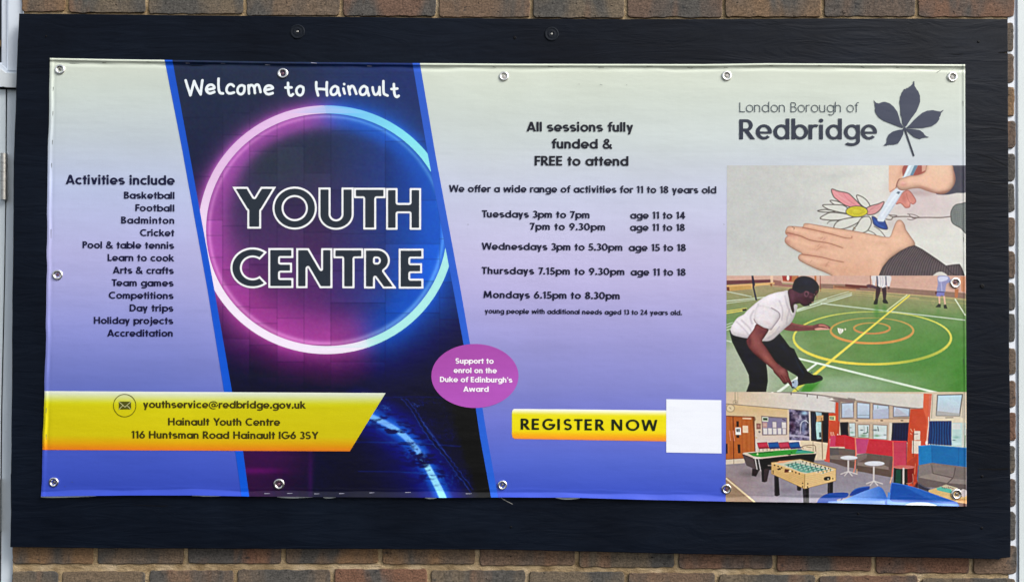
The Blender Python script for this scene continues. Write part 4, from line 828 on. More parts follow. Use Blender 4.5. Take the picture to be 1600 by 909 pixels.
def text_mesh(txt, S, x0, y0, x1, y1, cap, res=32, grow=0., ring=None, space=.40, wide=1.16):
    """glyphs set between (x0,y0) and (x1,y1) on the baseline, in photo units (y down); tracking takes up the rest"""
    kern = {('T', 'e'): -.12, ('T', 'u'): -.1, ('Y', 'o'): -.12, ('Y', 'O'): -.05, ('1', '1'): .02, ('r', 'a'): -.02, ('W', 'e'): -.06, ('F', 'o'): -.06, ('P', 'o'): -.04, ('L', 'e'): -.02, ('A', 'w'): -.04, ('A', 'c'): -.02, ('A', 'r'): .0, ('a', 'y'): -.04, ('f', 'f'): -.05, ('7', '.'): -.1, ('o', 'f'): -.0, ('3', 'S'): 0}
    pos = []; x = 0.; gaps = 0
    for k, ch in enumerate(txt):
        if ch == ' ': x += space; gaps += 1; continue
        v, f, adv = glyph_mesh(ch, S, res, grow, ring)
        pos.append((ch, x, gaps, v, f)); x += adv+S.sb*(1.35 if ch in 'HIlidnmhuNME1' else .8)+kern.get((ch, txt[k+1] if k+1 < len(txt) else ''), 0); gaps += 1
        last = adv; lx = pos[-1][1]+adv
    L = math.hypot(x1-x0, y1-y0); sq = min(max((L/cap)/(lx-.01*gaps), 1.), wide)      # first widen the letters a little, then track
    extra = (L/cap-lx*sq)/max(gaps-1, 1)
    if extra < -.05: sq = (L/cap)/(lx-.04*(gaps-1)); extra = -.04*sq     # rather narrow the letters than let them touch
    ux, uy = (x1-x0)/L, (y1-y0)/L; V = []; F = []; n = 0; seen = []
    for ch, px, g, v, f in pos:
        q = v.copy(); q[:, 0] = (q[:, 0]+px)*sq+g*extra
        X = x0+q[:, 0]*cap*ux; Y = y0+q[:, 0]*cap*uy-q[:, 1]*cap
        V.append(np.stack([X, Y], 1)); F += [[i+n for i in a] for a in f]; n += len(v)
    return np.concatenate(V), F

def stroke_mesh(strokes, step, grow=0.):
    """round-ended strokes in photo units (y down)"""
    A = np.concatenate([p for p, w in strokes]); m = max(w for p, w in strokes)/2+grow+3*step
    xs = np.arange(A[:, 0].min()-m, A[:, 0].max()+m, step); ys = np.arange(A[:, 1].min()-m, A[:, 1].max()+m, step)
    X, Y = np.meshgrid(xs, ys); sd = np.full(X.shape, 1e3)
    for p, w in strokes:
        for i in range(len(p)-1):
            ex, ey = p[i+1]-p[i]; q = ex*ex+ey*ey
            if q < 1e-12: continue
            wx, wy = X-p[i][0], Y-p[i][1]; t = np.clip((wx*ex+wy*ey)/q, 0, 1)
            sd = np.minimum(sd, np.hypot(wx-ex*t, wy-ey*t)-w/2)
    return field_fill(sd-grow, xs, ys)

SPARTAN = Style(.212, .715, .38, sb=.07)
SPARTAN_CAPS = Style(.20, .70, .365, sb=.2)
HEAVY = Style(.225, .73, .385)
TITLE = Style(.262, .70, .36, thin=.95, sb=.05)
LOGO = Style(.176, .735, .37, desc=-.31, asc=1.04, thin=.78, sb=.09, hum=True)
LOGO_THIN = Style(.078, .735, .355, desc=-.3, asc=1.05, thin=1., sb=.13, hum=True)

def title_letter(ch, x0, x1, y0, y1, b, res=64):
    """outlined capital: returns (whole outline fill, inner fill) in photo units; b is the outline width in px"""
    G, adv = glyph(ch, TITLE); A = np.array([p for g in G for p in g]); a0, a1 = A[:, 0].min(), A[:, 0].max(); H = y1-y0
    P = [np.stack([(np.array(g)[:, 0]-a0)/(a1-a0)*(x1-x0)+x0, y1-np.array(g)[:, 1]*H], 1) for g in G]
    st = H/res; xs = np.arange(x0-3*st, x1+3*st, st)+.0007; ys = np.arange(y0-3*st, y1+4*st, st)+.0011
    X, Y = np.meshgrid(xs, ys); sd = np.full(X.shape, 1e3)
    for p in P: sd = np.minimum(sd, poly_sd(p, X, Y))
    ins = sd < 0; B = []
    for (A_, B_, fx, fy) in ((sd[:, :-1], sd[:, 1:], 1, 0), (sd[:-1], sd[1:], 0, 1)):
        j, i = np.nonzero((A_ < 0) != (B_ < 0)); t = A_[j, i]/(A_[j, i]-B_[j, i]); B.append(np.stack([xs[i]+t*st*fx, ys[j]+t*st*fy], 1))
    B = np.concatenate(B); d = np.full(X.shape, 1e3)
    for k in range(0, len(B), 64): d = np.minimum(d, np.hypot(X[..., None]-B[k:k+64, 0], Y[..., None]-B[k:k+64, 1]).min(-1))
    sd2 = np.where(ins, -d, d)
    return field_fill(sd, xs, ys), field_fill(sd2+b, xs, ys)
# ---------------------------------------------------------------- from the photograph's frame to metres on the wall
def wall(P, Y=0.):
    """P: (n,2) points of the 1600x909 frame -> points on the vertical plane(s) at depth Y"""
    P = np.atleast_2d(np.asarray(P, float)); Y = np.broadcast_to(np.asarray(Y, float), (len(P),))
    r, u, f = (np.array(v) for v in (CR, CU, CF))
    d = f+((P[:, :1]-800)/F_PX)*r-((P[:, 1:2]-454.5)/F_PX)*u
    t = (Y+DIST)/d[:, 1]
    return np.stack([d[:, 0]*t, Y, EYE+d[:, 2]*t], 1)
MM = .001

def new_mesh(name, V, F, mats, smooth=False, colors=None, midx=None):
    me = bpy.data.meshes.new(name); me.from_pydata([tuple(map(float, v)) for v in V], [], [tuple(map(int, f)) for f in F])
    for m in (mats if isinstance(mats, (list, tuple)) else [mats]): me.materials.append(m)
    if colors is not None:
        a = me.color_attributes.new('print', 'FLOAT_COLOR', 'POINT')
        c = np.ones((len(V), 4), np.float32); c[:, :3] = colors; a.data.foreach_set('color', c.ravel())
    if midx is not None: me.polygons.foreach_set('material_index', np.asarray(midx, np.int32))
    if smooth: me.polygons.foreach_set('use_smooth', np.ones(len(me.polygons), bool))
    me.update(); return me
def link(name, me, parent=None, **props):
    o = bpy.data.objects.new(name, me); COL.objects.link(o)
    if parent is not None: o.parent = parent
    for k, v in props.items(): o[k] = v
    return o
def empty(name, loc, **props):
    o = bpy.data.objects.new(name, None); COL.objects.link(o); o.location = loc; o.empty_display_size = .05
    for k, v in props.items(): o[k] = v
    bpy.context.view_layer.update(); return o
def child(name, V, F, mat, parent, smooth=False, colors=None, **props):
    V = np.asarray(V, float)-np.array(parent.matrix_world.translation)
    return link(name, new_mesh(name, V, F, mat, smooth, colors), parent, **props)

def lin(c):
    c = np.clip(np.asarray(c, float)/255, 0, 1)
    return np.where(c <= .04045, c/12.92, ((c+.055)/1.055)**2.4)
LIFT = .016
def ink(c): return np.clip((lin(c)-LIFT)*1.0, .0015, .9)

# ---------------------------------------------------------------- materials
def mat(name):
    m = bpy.data.materials.new(name); m.use_nodes = True; n = m.node_tree; b = n.nodes['Principled BSDF']; return m, n, b
def nd(n, t, **kw):
    x = n.nodes.new(t)
    for k, v in kw.items():
        if k in x.inputs: x.inputs[k].default_value = v
        else: setattr(x, k, v)
    return x
def coords(n, scale=(1, 1, 1), obj=True):
    tc = nd(n, 'ShaderNodeNewGeometry'); mp = nd(n, 'ShaderNodeMapping'); mp.inputs['Scale'].default_value = scale
    n.links.new(tc.outputs['Position'], mp.inputs['Vector']); return mp.outputs['Vector']
def noise(n, vec, scale, detail=4, rough=.5, dist=0.):
    x = nd(n, 'ShaderNodeTexNoise'); x.inputs['Scale'].default_value = scale; x.inputs['Detail'].default_value = detail; x.inputs['Roughness'].default_value = rough; x.inputs['Distortion'].default_value = dist
    n.links.new(vec, x.inputs['Vector']); return x.outputs['Fac']
def ramp(n, fac, stops, interp='LINEAR'):
    r = nd(n, 'ShaderNodeValToRGB'); r.color_ramp.interpolation = interp
    while len(r.color_ramp.elements) < len(stops): r.color_ramp.elements.new(.5)
    for e, (p, c) in zip(r.color_ramp.elements, stops):
        e.position = p; e.color = (*(c if len(c) == 3 else c[:3]), 1)
    n.links.new(fac, r.inputs['Fac']); return r.outputs['Color']
def mixc(n, a, b, fac, mode='MIX'):
    x = nd(n, 'ShaderNodeMix', data_type='RGBA', blend_type=mode)
    for s, v in ((x.inputs[6], a), (x.inputs[7], b)):
        if hasattr(v, 'links') or hasattr(v, 'node'): n.links.new(v, s)
        else: s.default_value = (*v, 1)
    if hasattr(fac, 'node'): n.links.new(fac, x.inputs[0])
    else: x.inputs[0].default_value = fac
    return x.outputs[2]
def math_(n, op, a, b):
    x = nd(n, 'ShaderNodeMath', operation=op)
    for s, v in ((x.inputs[0], a), (x.inputs[1], b)):
        if hasattr(v, 'node'): n.links.new(v, s)
        else: s.default_value = v
    return x.outputs[0]
def bump(n, b, h, strength, dist=.001, prev=None):
    x = nd(n, 'ShaderNodeBump'); x.inputs['Strength'].default_value = strength; x.inputs['Distance'].default_value = dist
    n.links.new(h, x.inputs['Height'])
    if prev is not None: n.links.new(prev, x.inputs['Normal'])
    n.links.new(x.outputs[0], b.inputs['Normal']); return x.outputs[0]

def vinyl_finish(n, b, col):
    """satin banner vinyl: faint print banding, woven backing showing through, soft ripples"""
    z = coords(n, (1.2, 1, 90)); band = noise(n, z, 1.6, 3)
    fine = noise(n, coords(n), 900, 2); wv = noise(n, coords(n, (420, 1, 24)), 1, 2)
    m1 = ramp(n, band, [(.3, (.985, .985, .99)), (.7, (1.012, 1.012, 1.012))])
    m2 = ramp(n, fine, [(.25, (.95, .95, .955)), (.75, (1.04, 1.04, 1.04))])
    dirt = ramp(n, noise(n, coords(n), 5, 5, .6), [(.3, (.97, .968, .955)), (.6, (1.01, 1.01, 1.01))])
    c = mixc(n, col, m1, 1, 'MULTIPLY'); c = mixc(n, c, m2, 1, 'MULTIPLY'); c = mixc(n, c, dirt, 1, 'MULTIPLY')
    n.links.new(c, b.inputs['Base Color'])
    b.inputs['Roughness'].default_value = .37; b.inputs['Specular IOR Level'].default_value = .36
    w1 = nd(n, 'ShaderNodeTexWave', bands_direction='X'); w1.inputs['Scale'].default_value = 190; w1.inputs['Distortion'].default_value = .6
    w2 = nd(n, 'ShaderNodeTexWave', bands_direction='Z'); w2.inputs['Scale'].default_value = 190; w2.inputs['Distortion'].default_value = .6
    p = coords(n); n.links.new(p, w1.inputs['Vector']); n.links.new(p, w2.inputs['Vector'])
    weave = math_(n, 'ADD', w1.outputs['Fac'], w2.outputs['Fac'])
    a = bump(n, b, weave, .10, .0003)
    a = bump(n, b, noise(n, coords(n, (1, 1, 3)), 9, 3), .25, .004, a)
    bump(n, b, noise(n, coords(n, (30, 1, 1)), 1.2, 3), .08, .002, a)

def print_material(name, rgb=None):
    m, n, b = mat(name)
    if rgb is None:
        at = nd(n, 'ShaderNodeAttribute', attribute_name='print'); vinyl_finish(n, b, at.outputs['Color'])
    else:
        c = nd(n, 'ShaderNodeRGB'); c.outputs[0].default_value = (*ink(rgb), 1); vinyl_finish(n, b, c.outputs[0])
    return m
M_PRINT = print_material('printed_vinyl')
_ink = {}
def M_INK(rgb):
    if rgb not in _ink: _ink[rgb] = print_material('ink_on_vinyl', rgb)
    return _ink[rgb]

def board_material():
    m, n, b = mat('dark_painted_plywood')
    g = noise(n, coords(n, (1.6, 1, 20)), 3.4, 8, .66, 1.6); g2 = noise(n, coords(n, (5, 1, 160)), 3, 4, .6)
    blot = noise(n, coords(n), 3.5, 5, .6)
    c = ramp(n, g, [(.25, (.0016, .0034, .0084)), (.5, (.0028, .0054, .0120)), (.85, (.0054, .0088, .0170))])
    c = mixc(n, c, ramp(n, blot, [(.35, (.6, .62, .66)), (.7, (1.35, 1.33, 1.28))]), 1, 'MULTIPLY')
    spk = ramp(n, noise(n, coords(n, (1, 1, 2)), 260, 2), [(.72, (0, 0, 0)), (.8, (1, 1, 1))])
    c = mixc(n, c, (.04, .038, .036), math_(n, 'MULTIPLY', spk, .45))
    n.links.new(c, b.inputs['Base Color'])
    b.inputs['Specular IOR Level'].default_value = .10
    n.links.new(ramp(n, g2, [(.3, (.50,)*3), (.7, (.62,)*3)]), b.inputs['Roughness'])
    a = bump(n, b, g, .22, .0010); a = bump(n, b, g2, .25, .0004, a); bump(n, b, noise(n, coords(n, (1, 1, 5)), 4, 4, .55, 2.5), .4, .005, a)
    return m
M_BOARD = board_material()

def brick_material():
    m, n, b = mat('multi_stock_brick')
    oi = nd(n, 'ShaderNodeObjectInfo'); at = nd(n, 'ShaderNodeAttribute', attribute_name='tone', attribute_type='OBJECT')
    P = nd(n, 'ShaderNodeNewGeometry').outputs['Position']
    off = nd(n, 'ShaderNodeVectorMath', operation='MULTIPLY_ADD'); n.links.new(oi.outputs['Random'], off.inputs[1]); off.inputs[0].default_value = (31, 17, 23); n.links.new(P, off.inputs[2])
    def nz(sc, scale, d=4, r=.55, dist=0.):
        mp = nd(n, 'ShaderNodeMapping'); mp.inputs['Scale'].default_value = sc; n.links.new(off.outputs[0], mp.inputs['Vector']); return noise(n, mp.outputs[0], scale, d, r, dist)
    base = ramp(n, at.outputs['Fac'], [(0, (.205, .140, .080)), (.25, (.190, .115, .066)), (.5, (.140, .112, .083)), (.75, (.165, .088, .060)), (1, (.100, .086, .074))])
    c = mixc(n, base, (.076, .074, .072), ramp(n, nz((1, 1, .35), 9, 3, .5, .6), [(.45, (0, 0, 0)), (.60, (.95, .95, .95))]))
    c = mixc(n, c, (.200, .112, .070), ramp(n, nz((1, 1, .2), 14, 2), [(.62, (0, 0, 0)), (.71, (.6, .6, .6))]))
    c = mixc(n, c, (.030, .032, .036), ramp(n, nz((1, 1, 1), 34, 3, .6), [(.66, (0, 0, 0)), (.74, (.85, .85, .85))]))
    c = mixc(n, c, ramp(n, nz((1, 1, 1), 230, 4, .75), [(.32, (.45, .45, .45)), (.66, (1.5, 1.48, 1.42))]), 1, 'MULTIPLY')
    c = mixc(n, c, ramp(n, nz((1, 1, 5), 60, 3, .6), [(.3, (.8, .8, .8)), (.7, (1.16, 1.14, 1.1))]), 1, 'MULTIPLY')
    pit = ramp(n, nz((1, 1, 1), 95, 3, .6), [(.66, (0, 0, 0)), (.71, (1, 1, 1))])
    c = mixc(n, c, (.018, .015, .013), math_(n, 'MULTIPLY', pit, .8))
    n.links.new(c, b.inputs['Base Color']); b.inputs['Roughness'].default_value = .9; b.inputs['Specular IOR Level'].default_value = .2
    a = bump(n, b, nz((1, 1, 1), 260, 4, .7), .55, .0012); a = bump(n, b, nz((1, 1, 2.5), 40, 4, .6), .7, .003, a)
    inv = math_(n, 'SUBTRACT', 1.0, pit); bump(n, b, inv, .8, .002, a)
    return m
M_BRICK = brick_material()

def mortar_material():
    m, n, b = mat('sand_mortar')
    c = ramp(n, noise(n, coords(n), 22, 4), [(.3, (.24, .165, .085)), (.52, (.43, .32, .185)), (.72, (.56, .44, .29))])
    c = mixc(n, c, ramp(n, noise(n, coords(n), 500, 3, .7), [(.3, (.72, .72, .72)), (.7, (1.2, 1.2, 1.2))]), 1, 'MULTIPLY')
    n.links.new(c, b.inputs['Base Color']); b.inputs['Roughness'].default_value = .95; b.inputs['Specular IOR Level'].default_value = .1
    a = bump(n, b, noise(n, coords(n), 420, 3, .7), .7, .001); bump(n, b, noise(n, coords(n, (1, 1, 2)), 60, 5, .65), 1.0, .006, a)
    return m
M_MORTAR = mortar_material()

def paint_material(name, col, dirt=.5, rough=.45):
    m, n, b = mat(name)
    f = ramp(n, noise(n, coords(n, (2, 2, .7)), 7, 5, .6), [(.35, (0, 0, 0)), (.75, (1, 1, 1))])
    c = mixc(n, col, tuple(v*.72 for v in col), math_(n, 'MULTIPLY', f, dirt))
    s = ramp(n, noise(n, coords(n), 120, 3), [(.64, (0, 0, 0)), (.74, (1, 1, 1))])
    c = mixc(n, c, (.2, .19, .17), math_(n, 'MULTIPLY', s, dirt*.35))
    n.links.new(c, b.inputs['Base Color']); b.inputs['Roughness'].default_value = rough; b.inputs['Specular IOR Level'].default_value = .35
    a = bump(n, b, noise(n, coords(n), 160, 3), .12, .0006); bump(n, b, noise(n, coords(n, (1, 1, .3)), 12, 3), .25, .003, a)
    return m
M_PLASTIC = paint_material('white_plastic_frame', (.64, .70, .78), .35)
M_PLASTIC_R = paint_material('white_painted_frame', (.66, .72, .73), .3)
M_SILL = paint_material('weathered_sill', (.62, .67, .70), .8, .6)
M_FILL = paint_material('white_frame_sealant', (.66, .70, .76), .35, .6)
M_GAP = paint_material('dark_gap', (.03, .035, .045), .2, .8)

def metal_material(name, col, rough, metallic=1.):
    m, n, b = mat(name); f = noise(n, coords(n), 180, 3, .6)
    n.links.new(mixc(n, col, tuple(v*.75 for v in col), ramp(n, f, [(.4, (0, 0, 0)), (.7, (1, 1, 1))])), b.inputs['Base Color'])
    b.inputs['Metallic'].default_value = metallic; b.inputs['Specular IOR Level'].default_value = .5 if metallic else .12; b.inputs['Roughness'].default_value = rough; return m
M_NICKEL = metal_material('nickel_plated_brass', (.92, .91, .88), .30)
M_STEEL = metal_material('dull_steel', (.46, .45, .42), .38)
M_HOLE = metal_material('shadowed_board', (.012, .012, .014), .7, 0)
M_SCREW = metal_material('screw_steel', (.22, .215, .21), .45)
M_SCREW_PINK = metal_material('screw_pink_reflection', (.13, .06, .09), .5, .3)  # pinkish reflection on the screw put into its base colour
M_CAP_REFLECTION = metal_material('screw_cap_reflection', (.50, .47, .46), .5, .1)  # whitish reflection on the screw cap put into its base colour
M_WASHER = metal_material('painted_washer', (.008, .011, .017), .6, 0)
M_NAIL = metal_material('black_nail_hole', (.004, .004, .005), .6, 0)
M_BOARD_EDGE = metal_material('crack_in_plywood', (.004, .004, .005), .9, 0)

# ---------------------------------------------------------------- outlines read from the photograph
tx = lambda x: np.interp(x, [64, 78, 170, 260, 440, 655, 800, 1100, 1200, 1508, 1515], [91, 91, 92.8, 94, 97, 99, 100, 100.6, 99.2, 101, 101])
bx = lambda x: np.interp(x, [60, 64, 120, 200, 300, 390, 500, 700, 790, 900, 1000, 1136, 1300, 1400, 1440, 1505, 1512], [775, 775, 774.4, 773.4, 773.4, 775, 776, 777, 776.4, 777, 780, 783, 785, 788, 789, 790.5, 790.5])
ly = lambda y: .9*(vnoise(np.asarray(y, float), np.zeros_like(np.asarray(y, float)), 22, 71)-.5)*2*np.clip(.35+(vnoise(np.asarray(y, float), np.zeros_like(np.asarray(y, float)), 90, 3)-.3), 0, 1)+np.interp(y, [91, 130, 150, 175, 230, 300, 380, 454, 560, 620, 680, 750, 775], [78, 77.4, 76.6, 76.8, 75, 74, 73.5, 73, 71, 69, 67, 65.5, 64])
ry = lambda y: np.interp(y, [101, 400, 600, 791], [1508, 1509, 1510, 1510.5])

Y_BOARD = -.026
Y_BANNER = -.0285
EYELETS = [(94, 109), (442, 115), (787.5, 119.5), (1135.5, 119), (1488, 120.5), (90, 429.5), (1492.5, 442), (84, 753), (436, 756), (785, 757.5), (1135, 763.5), (1494.5, 771.5)]
def relief(x, y):
    """how far the vinyl stands off, in mm"""
    dt, db, dl, dr = y-tx(x), bx(x)-y, x-ly(y), ry(y)-x
    z0 = np.zeros_like(x)
    n1 = vnoise(x, z0, 38, 1); n2 = vnoise(x, z0, 24, 2); n3 = vnoise(y, z0, 30, 3); n4 = vnoise(x, z0, 45, 4)
    h = 1.3*(vnoise(x, y, (210, 150), 5)-.5)+.35*(vnoise(x, y, (70, 160), 6)-.5)
    h = h+(2.0+.5*n2)*np.exp(-((dt-2.2)/1.8)**2)-(.6+1.9*n1)*np.exp(-((dt-6.4-2.4*n2)/(2.2+1.4*n4))**2)
    h = h+(3.6+3.8*n4)*np.clip(1-db/(6.5+4.5*n1), 0, 1)**1.15+.25*np.exp(-((db-10-3*n2)/2)**2)
    h = h+(.6+1.3*n3)*np.exp(-((dl-2.8)/2.2)**2)-.7*n3*np.exp(-((dl-8)/2.2)**2)
    h = h+.9*np.exp(-((dr-2.0)/1.5)**2)-.3*n3*np.exp(-((dr-6)/2)**2)
    h = h+.45*np.exp(-((y-131)/1.3)**2)*np.clip((118-x)/14, 0, 1)+.35*np.exp(-((y-155.5)/1.2)**2)*np.clip((x-1484)/6, 0, 1)*np.clip((1502-x)/4, 0, 1)
    h = h+.22*np.exp(-((y-113-3*n1)/2.2)**2)*np.clip((x-460)/60, 0, 1)*np.clip((640-x)/60, 0, 1)
    for k_, (ex, ey) in enumerate(EYELETS):
        r2 = (x-ex)**2+(y-ey)**2
        h = h-.65*np.exp(-r2/190.)
    return h
def vinyl(P, layer=0.):
    P = np.asarray(P, float)
    return wall(P, Y_BANNER-(relief(P[:, 0], P[:, 1])+layer*.22)*MM)

# ---------------------------------------------------------------- banner
banner = empty('banner', tuple(wall([(787, 440)], Y_BANNER)[0]), kind='thing', category='banner', label='wide printed youth centre banner in lilac and blue, fixed by eyelets to the dark board')

def grid_faces(nx, ny):
    i, j = np.meshgrid(np.arange(nx-1), np.arange(ny-1)); a = (j*nx+i).ravel()
    return np.stack([a, a+nx, a+nx+1, a+1], 1)
def quad_sheet(name, xs_fn, ts, ss, colfn, layer, parent=None, mat_=None, **props):
    """sheet whose rows follow xs_fn(t)->functions; built from arrays X(s,t), Y(s,t)"""
    X, Yy = xs_fn(np.asarray(ss)[None, :], np.asarray(ts)[:, None])
    X, Yy = np.broadcast_arrays(X, Yy); P = np.stack([X.ravel(), Yy.ravel()], 1)
    c = ink(colfn(P[:, 0], P[:, 1])) if colfn else None
    return child(name, vinyl(P, layer), grid_faces(X.shape[1], X.shape[0]), mat_ or M_PRINT, parent or banner, True, c, **props)
def spaced(a, b, step, edge=0, es=1.0, both=True):
    """coordinates from a to b, finer within edge of the ends"""
    v = [a]; x = a
    while x < b-1e-6:
        near = (x-a < edge) or (both and b-x < edge+step)
        x = min(b, x+(es if near else step)); v.append(x)
    return np.array(v)

KEYY = [90, 150, 220, 300, 400, 450, 520, 600, 660, 720, 775, 800]
KL = np.array([(204, 211, 195), (190, 200, 194), (178, 188, 202), (166, 175, 212), (160, 160, 208), (150, 151, 205), (130, 135, 200), (104, 114, 190), (84, 100, 188), (62, 84, 185), (44, 66, 176), (44, 66, 176)], float)
KR = np.array([(206, 213, 196), (199, 208, 198), (190, 199, 207), (183, 188, 216), (176, 172, 212), (168, 163, 211), (150, 148, 209), (128, 131, 204), (108, 116, 200), (84, 102, 197), (64, 84, 190), (60, 80, 188)], float)
gain = np.array([1, 1.02, 1.05, 1.07, 1.08, 1.07, 1.05, 1.03, 1.02, 1.02, 1, 1])[:, None]; KL = np.clip(KL*gain, 0, 250); KR = np.clip(KR*(1+(gain-1)*.8), 0, 250)
KL[2:8, 2] -= 6; KR[2:8, 2] -= 8; KL[3:6, :2] += 2
KL[9:] += [(8, 4, 0), (16, 12, 2), (16, 12, 2)]
def bgcol(x, y):
    y2 = y-(x-700)*.008; t = np.clip((x-250)/520, 0, 1)[:, None]
    L = np.stack([np.interp(y2, KEYY, KL[:, k]) for k in range(3)], 1); R_ = np.stack([np.interp(y2, KEYY, KR[:, k]) for k in range(3)], 1)
    c = L*(1-t)+R_*t
    return c*(1+.035*(vnoise(x, y, (400, 26), 9)-.5))[:, None]
def full(s, t):
    y = 91+t*690+0*s; x = 70+s*1440+0*t
    for _ in range(4): x = ly(y)+(ry(y)-ly(y))*s; y = tx(x)+(bx(x)-tx(x))*t
    return x, y
tt = spaced(0, 690, 11, 16, 1.0)/690; ss = spaced(0, 1436, 11, 12, 1.2)/1436
quad_sheet('banner_sheet', full, tt, ss, bgcol, 0)
# folded-back thickness of the sheet along its rim
s4 = np.concatenate([[(s, 0) for s in ss], [(1, t) for t in tt], [(s, 1) for s in ss[::-1]], [(0, t) for t in tt[::-1]]])
xr, yr = full(s4[:, 0], s4[:, 1]); Pr = np.stack([xr, yr], 1); Vf = vinyl(Pr, 0); Vb = wall(Pr, Y_BOARD-.0002); nr_ = len(Pr)
child('banner_hem', np.r_[Vf, Vb], [(i, (i+1) % nr_, (i+1) % nr_+nr_, i+nr_) for i in range(nr_)], M_PRINT, banner, False, ink(np.r_[bgcol(xr, yr), bgcol(xr, yr)]))

# slanted blue stripes; the dark neon picture fills the room between them
SLX = ([93, 227, 454, 611, 704, 776], [257, 283.4, 324.5, 350, 367.5, 377.5], [269, 293.6, 335.2, 362.5, 379.7, 389.5])
SRX = ([98, 242, 454, 537, 637, 681, 778], [644.3, 668.5, 708.7, 724.2, 743.3, 749.8, 767.5], [656, 680.4, 720, 734.4, 753.8, 761, 778.6])
sl = lambda y, k: np.interp(y, SLX[0], SLX[k]); sr = lambda y, k: np.interp(y, SRX[0], SRX[k])
def between(fa, fb):
    def g(s, t):
        y = 95+t*680+0*s
        for _ in range(3): x = fa(y)*(1-s)+fb(y)*s; y = tx(x)+(bx(x)-tx(x))*t
        return x, y
    return g
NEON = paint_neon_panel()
hz = lambda c, x, y: c.sample(x, y)
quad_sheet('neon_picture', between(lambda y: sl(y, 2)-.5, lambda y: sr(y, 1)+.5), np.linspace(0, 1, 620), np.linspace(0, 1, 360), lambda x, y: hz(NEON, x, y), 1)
tl = spaced(0, 680, 5, 16, 1)/680
blue = lambda a, b: (lambda x, y: mix(a, b, (y-100)/600))
for fa, fb, nm, top, bot in ((lambda y: sl(y, 1), lambda y: sl(y, 2), 'left', (34, 84, 196), (28, 88, 204)), (lambda y: sr(y, 1), lambda y: sr(y, 2), 'right', (52, 92, 196), (50, 98, 208))):
    quad_sheet('blue_stripe', between(fa, fb), tl, np.linspace(0, 1, 5), blue(top, bot), 2)

# three photographs down the right side
def photo(name, cv, ytop, ybot, label):
    def g(s, t):
        y = ytop+t*180+0*s; x = 1136+s*370
        for _ in range(3):
            y0 = ytop if not callable(ytop) else ytop(x); y1 = ybot(x) if callable(ybot) else ybot
            y = y0+(y1-y0)*t; x = 1136-(y-258)*.004+(ry(y)-1136+(y-258)*.004)*s
        return x, y
    quad_sheet(name, g, np.linspace(0, 1, 256), np.linspace(0, 1, 510), lambda x, y: hz(cv, x, y), 1, label=label)
photo('photo_print', paint_drawing_hands(), 258.6, 430.6, 'printed photo of two hands colouring a flower drawing')
photo('photo_print', paint_sports_hall(), 430.6, 612, 'printed photo of a badminton player on a green sports hall floor')
photo('photo_print', paint_common_room(), 612, lambda x: bx(x), 'printed photo of a common room with pool and football tables')

# yellow address bar, register button, white square, purple oval
def ybar(s, t):
    y0 = 610.6+s*3.2; y1 = 702.6+s*2; y = y0+(y1-y0)*t
    xr_ = 602.7+(y-613.5)*(546.6-602.7)/91; x = ly(y)+(xr_-ly(y))*s
    y0 = np.interp(x, [66, 603], [610.6, 613.7]); y1 = np.interp(x, [66, 547], [702.4, 704.6]); y = y0+(y1-y0)*t
    return x, y
YS = [0, .045, .11, .19, .26, .75, .88, 1]; YC = np.array([(232, 238, 222), (214, 222, 190), (210, 216, 130), (206, 206, 50), (204, 196, 22), (204, 190, 22), (216, 162, 34), (226, 122, 44)], float)
def ycol(x, y):
    t = (y-np.interp(x, [66, 603], [610.6, 613.7]))/91.5
    return np.stack([np.interp(t, YS, YC[:, k]) for k in range(3)], 1)*(1+.03*np.clip((x-250)/300, -1, 1)*np.where(x < 300, 1, -1))[:, None]
quad_sheet('yellow_bar', ybar, np.linspace(0, 1, 70), np.r_[np.linspace(0, .02, 12), np.linspace(.024, 1, 120)], ycol, 3)

def poly_part(name, polys, step, col, layer, smooth=True, **props):
    A = np.concatenate(polys); xs = np.arange(A[:, 0].min()-3*step, A[:, 0].max()+3*step, step)+.0007; ys = np.arange(A[:, 1].min()-3*step, A[:, 1].max()+3*step, step)+.0011
    X, Yg = np.meshgrid(xs, ys); sd = np.full(X.shape, 1e3)
    for p in polys: sd = np.minimum(sd, poly_sd(np.asarray(p, float), X, Yg))
    return fill_part(name, *field_fill(sd, xs, ys), col, layer, **props)
def fill_part(name, V, F, col, layer, **props):
    if callable(col): return child(name, vinyl(V, layer), F, M_PRINT, banner, False, ink(col(V[:, 0], V[:, 1])), **props)
    return child(name, vinyl(V, layer), F, M_INK(tuple(col)), banner, False, **props)
def rowsplit(polys, step, ny):  # keeps long runs short enough to follow the relief
    return polys

BT = [(803, 638.4), (800.6, 641), (799.8, 645), (799.8, 678.5), (800.8, 683), (804, 685.2), (900, 686.8), (1044, 689.2), (1044, 640.8), (900, 639.2)]
def bcol(x, y):
    t = (y-(638.2+(x-800)*.011))/47.5
    S = [0, .05, .13, .2, .72, .86, 1]; C = np.array([(246, 248, 240), (244, 246, 214), (236, 230, 110), (228, 218, 22), (232, 214, 18), (240, 172, 34), (236, 140, 60)], float)
    return np.stack([np.interp(t, S, C[:, k]) for k in range(3)], 1)
poly_part('button', [np.array(BT, float)], 1.0, bcol, 2, label='yellow register button with white upper edge')
def card(s, t): return 1041.1+s*85.9+0*t+s*t*.4, 623.3+s*1.5+t*83.1
quad_sheet('white_square', card, np.linspace(0, 1, 40), np.linspace(0, 1, 40), lambda x, y: np.tile((232, 236, 244), (len(x), 1)), 3)
E = [(742.1+68.1*math.cos(a), 587+49.9*math.sin(a)) for a in np.linspace(0, 2*math.pi, 72)[:-1]]
poly_part('purple_oval', [np.array(E)], 1.0, lambda x, y: mix((166, 80, 168), (176, 88, 184), (x*.2+y-700)/60), 3)

